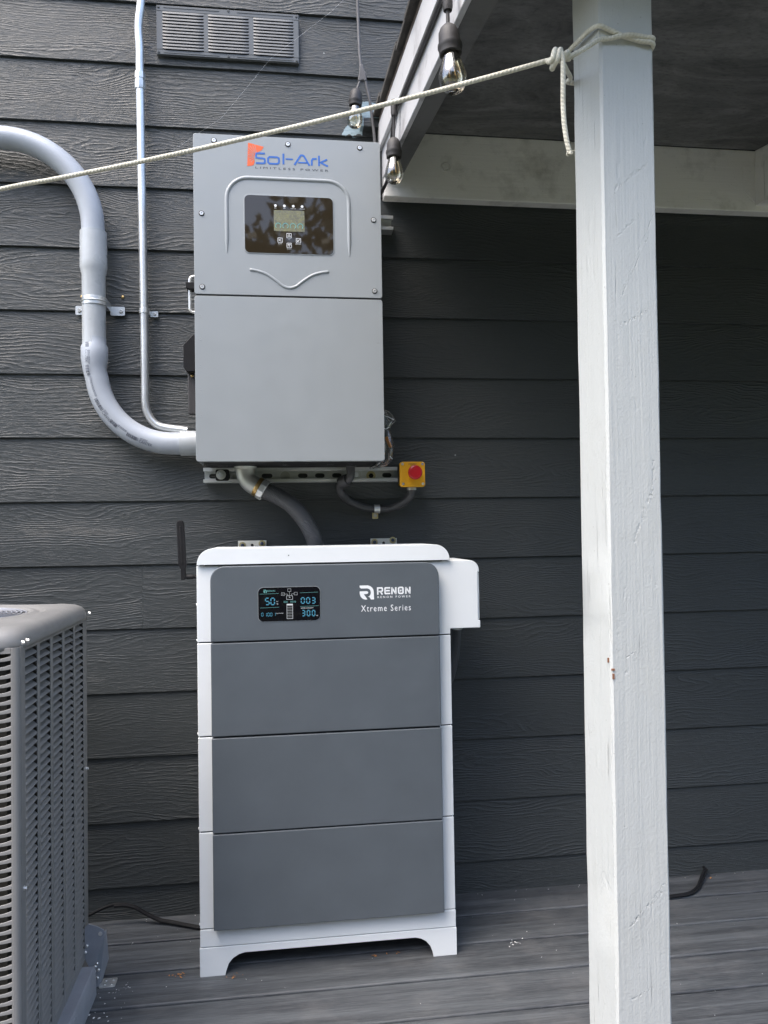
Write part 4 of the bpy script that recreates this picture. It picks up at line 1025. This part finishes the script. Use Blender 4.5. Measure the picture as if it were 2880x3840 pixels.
# lid: rounded square cap with a fan opening
def lid():
    N = 128; cx, cy = (LX + .004) / 2, (LF + LN) / 2; hx, hy = cx - LX + .004, LF - cy + .004
    hx = (.004 - LX + .004) / 2; cx = (LX - .004 + .004) / 2; hy = (LF - LN + .008) / 2
    fx, fy, = -.262, -.255
    def rr(inset, z, r=.045):
        out = []; ax, ay = hx - inset, hy - inset; r = max(.01, r - inset * .4)
        for k in range(N):
            a = 2 * pi * k / N; c, s = cos(a), sin(a); 
            # ray against rounded rectangle
            t = min(ax / abs(c) if abs(c) > 1e-9 else 9, ay / abs(s) if abs(s) > 1e-9 else 9); x, y = c * t, s * t
            qx, qy = abs(x) - (ax - r), abs(y) - (ay - r)
            if qx > 0 and qy > 0:
                px, py = (ax - r), (ay - r); ux, uy = abs(c), abs(s)
                B = -(ux * px + uy * py); C = px * px + py * py - r * r; t = -B + math.sqrt(max(0, B * B - C)); x, y = c * t, s * t
            out.append((cx + x, cy + y, z))
        return out
    def circ(r, z): return [(fx + r * cos(2 * pi * k / N), fy + r * sin(2 * pi * k / N), z) for k in range(N)]
    rings = [rr(.004, .862), rr(.0, .8615), rr(-.0005, .868), rr(.0, .876), rr(.003, .885), rr(.009, .8925), rr(.019, .8975), rr(.032, .9000), circ(.228, .9030), circ(.224, .9020), circ(.217, .8985), circ(.212, .8985), circ(.205, .9020), circ(.198, .9025), circ(.193, .8990), circ(.190, .8930), circ(.190, .875)]
    b = MB(); b.loft(rings, False, False, False); o = b.build('top_lid', 'ac_paint', AC, smooth=True)
    b = MB(); b.lathe(((.19, .76), (.0001, .76)), (fx, fy, 0), 'Z', 32); b.build('fan_shroud', 'ac_inside', AC)
    b = MB()
    for k in range(18): b.torus((fx, fy, .8985 + .004 * (1 - (k / 17) ** 2)), .026 + k * .0095, .0017, 'Z', 72, 5)
    for k in range(6):
        a = pi * k / 6; b.tube([(fx - .19 * cos(a), fy - .19 * sin(a), .896), (fx, fy, .899), (fx + .19 * cos(a), fy + .19 * sin(a), .896)], .0018, 5)
    b.build('fan_guard', 'fan_wire', AC)
    b = MB(); 
    for k in range(4):
        a0 = k * pi / 2; b.prism([(fx + r * cos(a0 + d), fy + r * sin(a0 + d)) for r, d in ((.04, 0), (.175, -.25), (.175, .35), (.04, .5))], .80, .803, 'Z')
    b.build('fan_blade', 'ac_inside', AC)
lid()
def hexbolt(c, axis, sgn, name='bolt'):
    b = MB(); b.lathe(((.0046, 0), (.0046, sgn * .001), (.0032, sgn * .0012)), c, axis, 14); h = b.build(name, 'steel', AC)
    b = MB(); b.lathe(((.0034, sgn * .001), (.0034, sgn * .0045), (.0026, sgn * .0052)), c, axis, 6); b.build('bolt_head', 'steel', h)
hexbolt((.0045, LN + .004, .8745), 'X', 1); hexbolt((.0045, LN + .030, .8745), 'X', 1); hexbolt((.0045, LF - .016, .8745), 'X', 1); hexbolt((-.014, LF + .0045, .8745), 'Y', 1)
hexbolt((.0, LF - .028, .505), 'X', 1); hexbolt((.0, LN + .024, .435), 'X', 1); hexbolt((.0, LN + .024, .12), 'X', 1)
# rails it stands on
RL = thing('support_rail', 'blue-grey metal support rail under the air conditioner', 'rail', (-.46, -.8, 0))
b = MB(); b.prism([(-.441, .0005), (-.4435, .0625), (-.447, .0665), (-.53, .0665), (-.53, .064), (-.450, .064), (-.4465, .060), (-.444, .0005)], -1.35, -.345); b.build('rail', 'ac_rail', RL, bevel=.001)
b = MB(); b.prism([(-.4432, -.0), (-.4452, .055), (-.4420, .055), (-.4398, 0)], -1.2, -.515); b.build('side_flange', 'ac_rail', RL)
BK = thing('floor_bracket', 'grey metal bracket bolting the air conditioner base down to the deck', 'bracket', (-.45, -.31, 0))
b = MB(); b.prism([(-.4765, .082), (-.4765, .138), (-.4680, .1475), (-.4480, .1410), (-.4320, .131), (-.4290, .124), (-.4400, .085), (-.4480, .066), (-.4465, .045), (-.4435, .0), (-.4585, .0), (-.4610, .030), (-.4660, .048), (-.4735, .062)], -.312, -.3095); b.build('face_plate', 'ac_rail', BK, bevel=.0008)
gp = [(-.4295, -.3095, .1255), (-.4285, -.300, .126), (-.4345, -.250, .032), (-.4390, -.298, .006), (-.4435, -.3095, .0005), (-.4475, -.3095, .066), (-.4405, -.3095, .085)]
b = MB(); b.loft([gp, [(x - .0016, y + .0004, z) for x, y, z in gp]])
b.build('gusset', 'ac_rail', BK)
b = MB(); b.prism(rrect(-.4430, -.4060, -.3215, -.2840, .004), .0008, .0032, 'Z'); b.build('foot_plate', 'galv', BK, bevel=.0006, seg=1)
for x, y in ((-.431, -.310), (-.415, -.312), (-.432, -.294), (-.414, -.294)): screw('screw', (x, y, .0032), .0036, BK, 'castzinc', 'Z', 1, .0018)
for x, z in ((-.4700, .098), (-.4735, .083), (-.4475, .055), (-.4440, .040), (-.4530, .037), (-.4470, .022), (-.4530, .013), (-.4515, .048)):
    b = MB(); b.lathe(((.0033, -.3120), (.0033, -.3145), (.0018, -.316)), (x, 0, z), 'Y', 8); b.build('screw', 'steel', BK)
b = MB(); b.lathe(((.0048, -.3120), (.0048, -.3132)), (-.4400, 0, .123), 'Y', 12); b.build('plug_hole', 'steel', BK)

# ================================================================== STRING LIGHTS
SLT = thing('string_lights', 'black string of three clear filament bulbs hanging beside the roof end', 'string lights', (.3, -.4, 2.2))
def bulb(x, y, z, tilt=0., s=1.):
    """socket hanging with its top at (x,y,z)"""
    b = MB(); b.lathe(((.0035, .0), (.0085, -.002), (.0135, -.007), (.0170, -.015), (.0178, -.026), (.0180, -.033), (.0200, -.034), (.0204, -.039), (.0192, -.041), (.0186, -.050), (.0165, -.0515), (.012, -.048)), (0, 0, 0), 'Z', 26); o = b.build('socket', 'rubber', SLT, loc=(0, 0, 0))
    b = MB(); b.lathe(((.0125, -.046), (.0140, -.054), (.0180, -.068), (.0218, -.080), (.0230, -.089), (.0222, -.098), (.0185, -.107), (.0120, -.1125), (.005, -.1145), (.0001, -.1148)), (0, 0, 0), 'Z', 30, cap0=False, cap1=False); g = b.build('bulb', 'bulb_glass', o, loc=(0, 0, 0))
    b = MB(); b.lathe(((.0048, -.047), (.0042, -.060), (.0030, -.064)), (0, 0, 0), 'Z', 12)
    b.build('filament_stem', 'ink_white', o, loc=(0, 0, 0))
    b = MB()
    for k in range(4):
        a = k * pi / 2 + .4; b.tube([(.003 * cos(a), .003 * sin(a), -.062), (.0075 * cos(a), .0075 * sin(a), -.090), (.002 * cos(a), .002 * sin(a), -.066)], .0006, 5)
    b.build('filament', 'brass', o, loc=(0, 0, 0))
    o.location = Vector((x, y, z)) - ORG[SLT.name]; o.rotation_euler = (radians(tilt * .3), radians(tilt), 0)
bulb(.2235, -.045, 2.339, 3); bulb(.2835, -.357, 2.038, 0); bulb(.2785, -1.003, 1.893, -4)
def cord(pts, r, name='cord', m='rubber', k=8):
    b = MB(); b.tube(spline(pts, k), r, 10); return b.build(name, m, SLT)
cord([(.225, -.045, 3.0), (.229, -.04, 2.70), (.232, -.04, 2.60), (.234, -.04, 2.50), (.236, -.04, 2.446), (.239, -.04, 2.41)], .0045, m='cord_grey')
cord([(.251, -.04, 2.370), (.256, -.04, 2.345), (.263, -.04, 2.312), (.270, -.038, 2.26), (.2765, -.036, 2.19), (.281, -.034, 2.10), (.279, -.05, 2.02), (.274, -.09, 1.995), (.279, -.15, 1.992), (.290, -.2, 2.008), (.297, -.215, 2.05)], .0045, m='cord_grey')
b = MB(); b.prism([(.235, 2.412), (.246, 2.412), (.248, 2.395), (.2535, 2.389), (.2535, 2.380), (.2555, 2.366), (.250, 2.362), (.245, 2.366), (.240, 2.364), (.233, 2.361), (.229, 2.366), (.234, 2.392)], -.046, -.034); b.build('junction', 'cord_grey', SLT, bevel=.003)
cord([(.236, -.041, 2.366), (.231, -.043, 2.352), (.2255, -.045, 2.336)], .0032, m='cord_grey')
def cz(y): return 2.166 - SLOPE * (abs(y) - .04)
b = MB(); b.lathe(((.0050, 2.128), (.0080, 2.126), (.0085, 2.096), (.0072, 2.088)), (.2842, -.366, 0), 'Z', 16); b.build('junction', 'rubber', SLT)
cord([(.2842, -.366, 2.092), (.2837, -.360, 2.065), (.2835, -.357, 2.034)], .0034)
# cord along the fascia, held just below the trim
cord([(.297, -.215, 2.05), (.2955, -.24, 2.09), (.2935, -.30, 2.115), (.2925, -.352, 2.120), (.2935, -.42, cz(-.42)), (.2945, -.55, cz(-.55)), (.2945, -.8, cz(-.8)), (.2945, -1.0, cz(-1.0)), (.2945, -1.5, cz(-1.5))], .0048)
b = MB(); b.lathe(((.0055, 1.948), (.0082, 1.946), (.0086, 1.924), (.0072, 1.916)), (.2785, -1.003, 0), 'Z', 16)
b.tube(spline([(.2935, -.995, 1.994), (.286, -1.0, 1.975), (.2785, -1.003, 1.945)], 5), .0046, 8); b.build('junction', 'rubber', SLT)
cord([(.2785, -1.003, 1.92), (.2785, -1.003, 1.905), (.2785, -1.003, 1.889)], .0032)

# ================================================================== CLOTHES LINE
RO = thing('clothes_line', 'cream cotton rope tied to the white post and stretched across to the left', 'rope', (.45, -1.05, 1.78))
RR = .0036
def fit(p):
    """points on the turned post, or beside it"""
    x, y, z = p; z2 = 1.0627 + (z - 1.0627) * .968
    if x >= .4860 and name_is_wrap: return onpost((x - .4965) * .983, y + 1.1, z2)
    return (x * .968, -2.2203 + (y + 2.2203) * .968, z2)
name_is_wrap = False
def ropeseg(pts, name, k=8, r=RR, near=True):
    global name_is_wrap
    name_is_wrap = name == 'post_wrap'
    if near: pts = [fit(p) for p in pts]
    b = MB(); b.tube(spline(pts, k), r, 12, uv=True); return b.build(name, 'rope', RO)
A0, A1 = Vector((.4046, -1.1475, 1.7546)), Vector((-.455, -.90, 1.634))
line = [A0 + (A1 - A0) * t + Vector((0, 0, -.011 * 4 * t * (1 - t))) for t in [i / 10 for i in range(11)]]
line += [A1 + (A1 - A0) * t for t in (.3, .8, 1.3)]
ropeseg([tuple(p) for p in line], 'line', 10, near=False)
ZK = 1.776
ropeseg([(.408, -1.113, 1.772), (.411, -1.122, 1.769), (.415, -1.122, 1.782), (.419, -1.115, 1.788), (.4205, -1.104, 1.780), (.418, -1.104, 1.768), (.4145, -1.114, 1.7635), (.4185, -1.123, 1.770), (.4235, -1.122, 1.7845), (.4285, -1.112, 1.7875), (.430, -1.103, 1.778)], 'knot', 6, .0042)
ropeseg([(.424, -1.112, 1.774), (.431, -1.121, 1.779), (.437, -1.118, 1.7835), (.441, -1.110, 1.777)], 'knot', 6, .0042)
# two turns round the post
pw = [(.432, -1.114, 1.777), (.446, -1.115, 1.783), (.470, -1.110, 1.799), (.4925, -1.1048, 1.8155), (.510, -1.1052, 1.8195), (.5395, -1.1095, 1.826), (.568, -1.1060, 1.8285), (.5855, -1.1025, 1.828), (.5880, -1.050, 1.833), (.585, -1.0075, 1.838), (.54, -1.0065, 1.846), (.496, -1.0070, 1.852), (.4868, -1.013, 1.853), (.4866, -1.05, 1.848), (.4868, -1.085, 1.842), (.4925, -1.1045, 1.8375), (.505, -1.1048, 1.835), (.533, -1.1048, 1.8265), (.56, -1.1048, 1.822), (.5855, -1.1025, 1.820), (.5880, -1.05, 1.816), (.585, -1.0075, 1.812), (.54, -1.0065, 1.809), (.496, -1.0068, 1.807), (.4865, -1.0120, 1.8055), (.476, -1.030, 1.800), (.455, -1.068, 1.788), (.431, -1.110, 1.776)]
ropeseg(pw, 'post_wrap', 7)
ropeseg([(.419, -1.116, 1.783), (.4245, -1.123, 1.781), (.4270, -1.124, 1.768), (.4275, -1.122, 1.740), (.4275, -1.120, 1.705), (.4285, -1.120, 1.675), (.4315, -1.120, 1.650), (.4355, -1.120, 1.632)], 'loose_tail', 8)
b = MB()
rnd = random.Random(5)
for k in range(16):
    a = 2 * pi * k / 16; r = .0035; b.tube([(.4216 + r * .6 * cos(a), -1.155 + r * .6 * sin(a), 1.6157), (.4223 + r * 1.1 * cos(a) + rnd.uniform(-.001, .001), -1.155 + r * 1.1 * sin(a), 1.6095 + rnd.uniform(-.002, .001))], .0009, 5)
b.tube([(.4245, -1.155, 1.6147), (.4283, -1.156, 1.6142), (.4308, -1.155, 1.6162)], .0006, 5)
b.build('frayed_end', 'rope', RO)

# ================================================================== CABLES AND LITTER ON THE DECK
b = MB()
c1 = spline([(-.62, -.05, .012), (-.535, -.03, .036), (-.49, -.024, .052), (-.455, -.022, .056), (-.42, -.022, .048), (-.385, -.026, .028), (-.350, -.032, .012), (-.310, -.046, .008), (-.265, -.066, .006), (-.22, -.085, .006), (-.15, -.09, .006)], 8)
b.tube(c1, .0042, 10); b.tube([p + Vector((.004, -.0085, -.001 if p.z > .01 else 0)) for p in c1[20:]], .0040, 10)
o = b.build('power_cable', 'blackbox', None, loc=(-.4, -.04, 0)); tag(o, 'black cable arching off the deck between air conditioner and battery', 'cable')
b = MB(); c2 = spline([(.98, -.16, .006), (1.04, -.135, .006), (1.09, -.121, .006), (1.144, -.113, .006), (1.185, -.085, .006), (1.215, -.05, .008), (1.240, -.022, .014), (1.255, -.008, .020), (1.26, .012, .022)], 8)
b.tube(c2, .0040, 10); b.tube([p + Vector((.0045, -.0045, -.001)) for p in c2[2:-6]], .0030, 10)
o = b.build('power_cable', 'blackbox', None, loc=(1.1, -.1, 0)); tag(o, 'short black cable coming out of the wall right of the post', 'cable')
b = MB(); rnd = random.Random(9)
def fleck(x, y, s):
    a = rnd.uniform(0, pi); u = Vector((cos(a), sin(a), 0)) * s; v = Vector((-sin(a), cos(a), 0)) * s * rnd.uniform(.25, .7); p = Vector((x, y, .0012))
    b.prism([(q.x, q.y) for q in (p - u - v * .4, p + u * .7 - v, p + u + v * .6, p - u * .4 + v)], .0009, .0009 + s * .35, 'Z')
for k in range(60): fleck(rnd.uniform(-.45, 1.4), -abs(rnd.gauss(0, .35)) - .01, rnd.uniform(.0006, .0018))
for k in range(20): fleck(rnd.gauss(-.392, .022), rnd.gauss(-.332, .014), rnd.uniform(.0006, .0017))
for k in range(10): fleck(rnd.gauss(.575, .012), rnd.gauss(-.28, .010), rnd.uniform(.0012, .0032))
for k in range(10): fleck(rnd.gauss(-.42, .02), rnd.gauss(-.435, .012), rnd.uniform(.001, .003))
for k in range(24): fleck(rnd.uniform(-.4, 1.4), rnd.uniform(-.02, -.004), rnd.uniform(.001, .0022))
o = b.build('paint_flecks', 'flake'); o['kind'] = 'stuff'
b = MB(); rnd = random.Random(13)
for cx, cy, n in ((-.262, -.300, 7), (-.285, -.302, 3), (-.138, -.322, 8), (.265, -.285, 5), (.215, -.29, 4), (1.255, -.03, 8)):
    for k in range(n):
        x, y, s = rnd.gauss(cx, .008), rnd.gauss(cy, .005), rnd.uniform(.001, .0045); a = rnd.uniform(0, pi)
        u = Vector((cos(a), sin(a), rnd.uniform(-.2, .5))) * s; v = Vector((-sin(a), cos(a), rnd.uniform(0, .4))) * s * .45; p = Vector((x, y, .0035))
        b.poly3([p - u - v, p + u - v * .6, p + u * 1.1 + v, p - u * .5 + v])
o = b.build('leaf_litter', 'leaf_dry'); o['kind'] = 'stuff'
b = MB(); b.tube([(.285, -.03, 2.70), (.15, -.03, 2.565), (-.02, -.03, 2.42), (-.16, -.03, 2.24), (-.33, -.03, 2.115)], .00011, 4)
tag(b.build('cobweb_thread', 'ink_white', None, loc=(0, -.03, 2.4)), 'single pale cobweb thread slanting across the siding below the vent', 'cobweb')
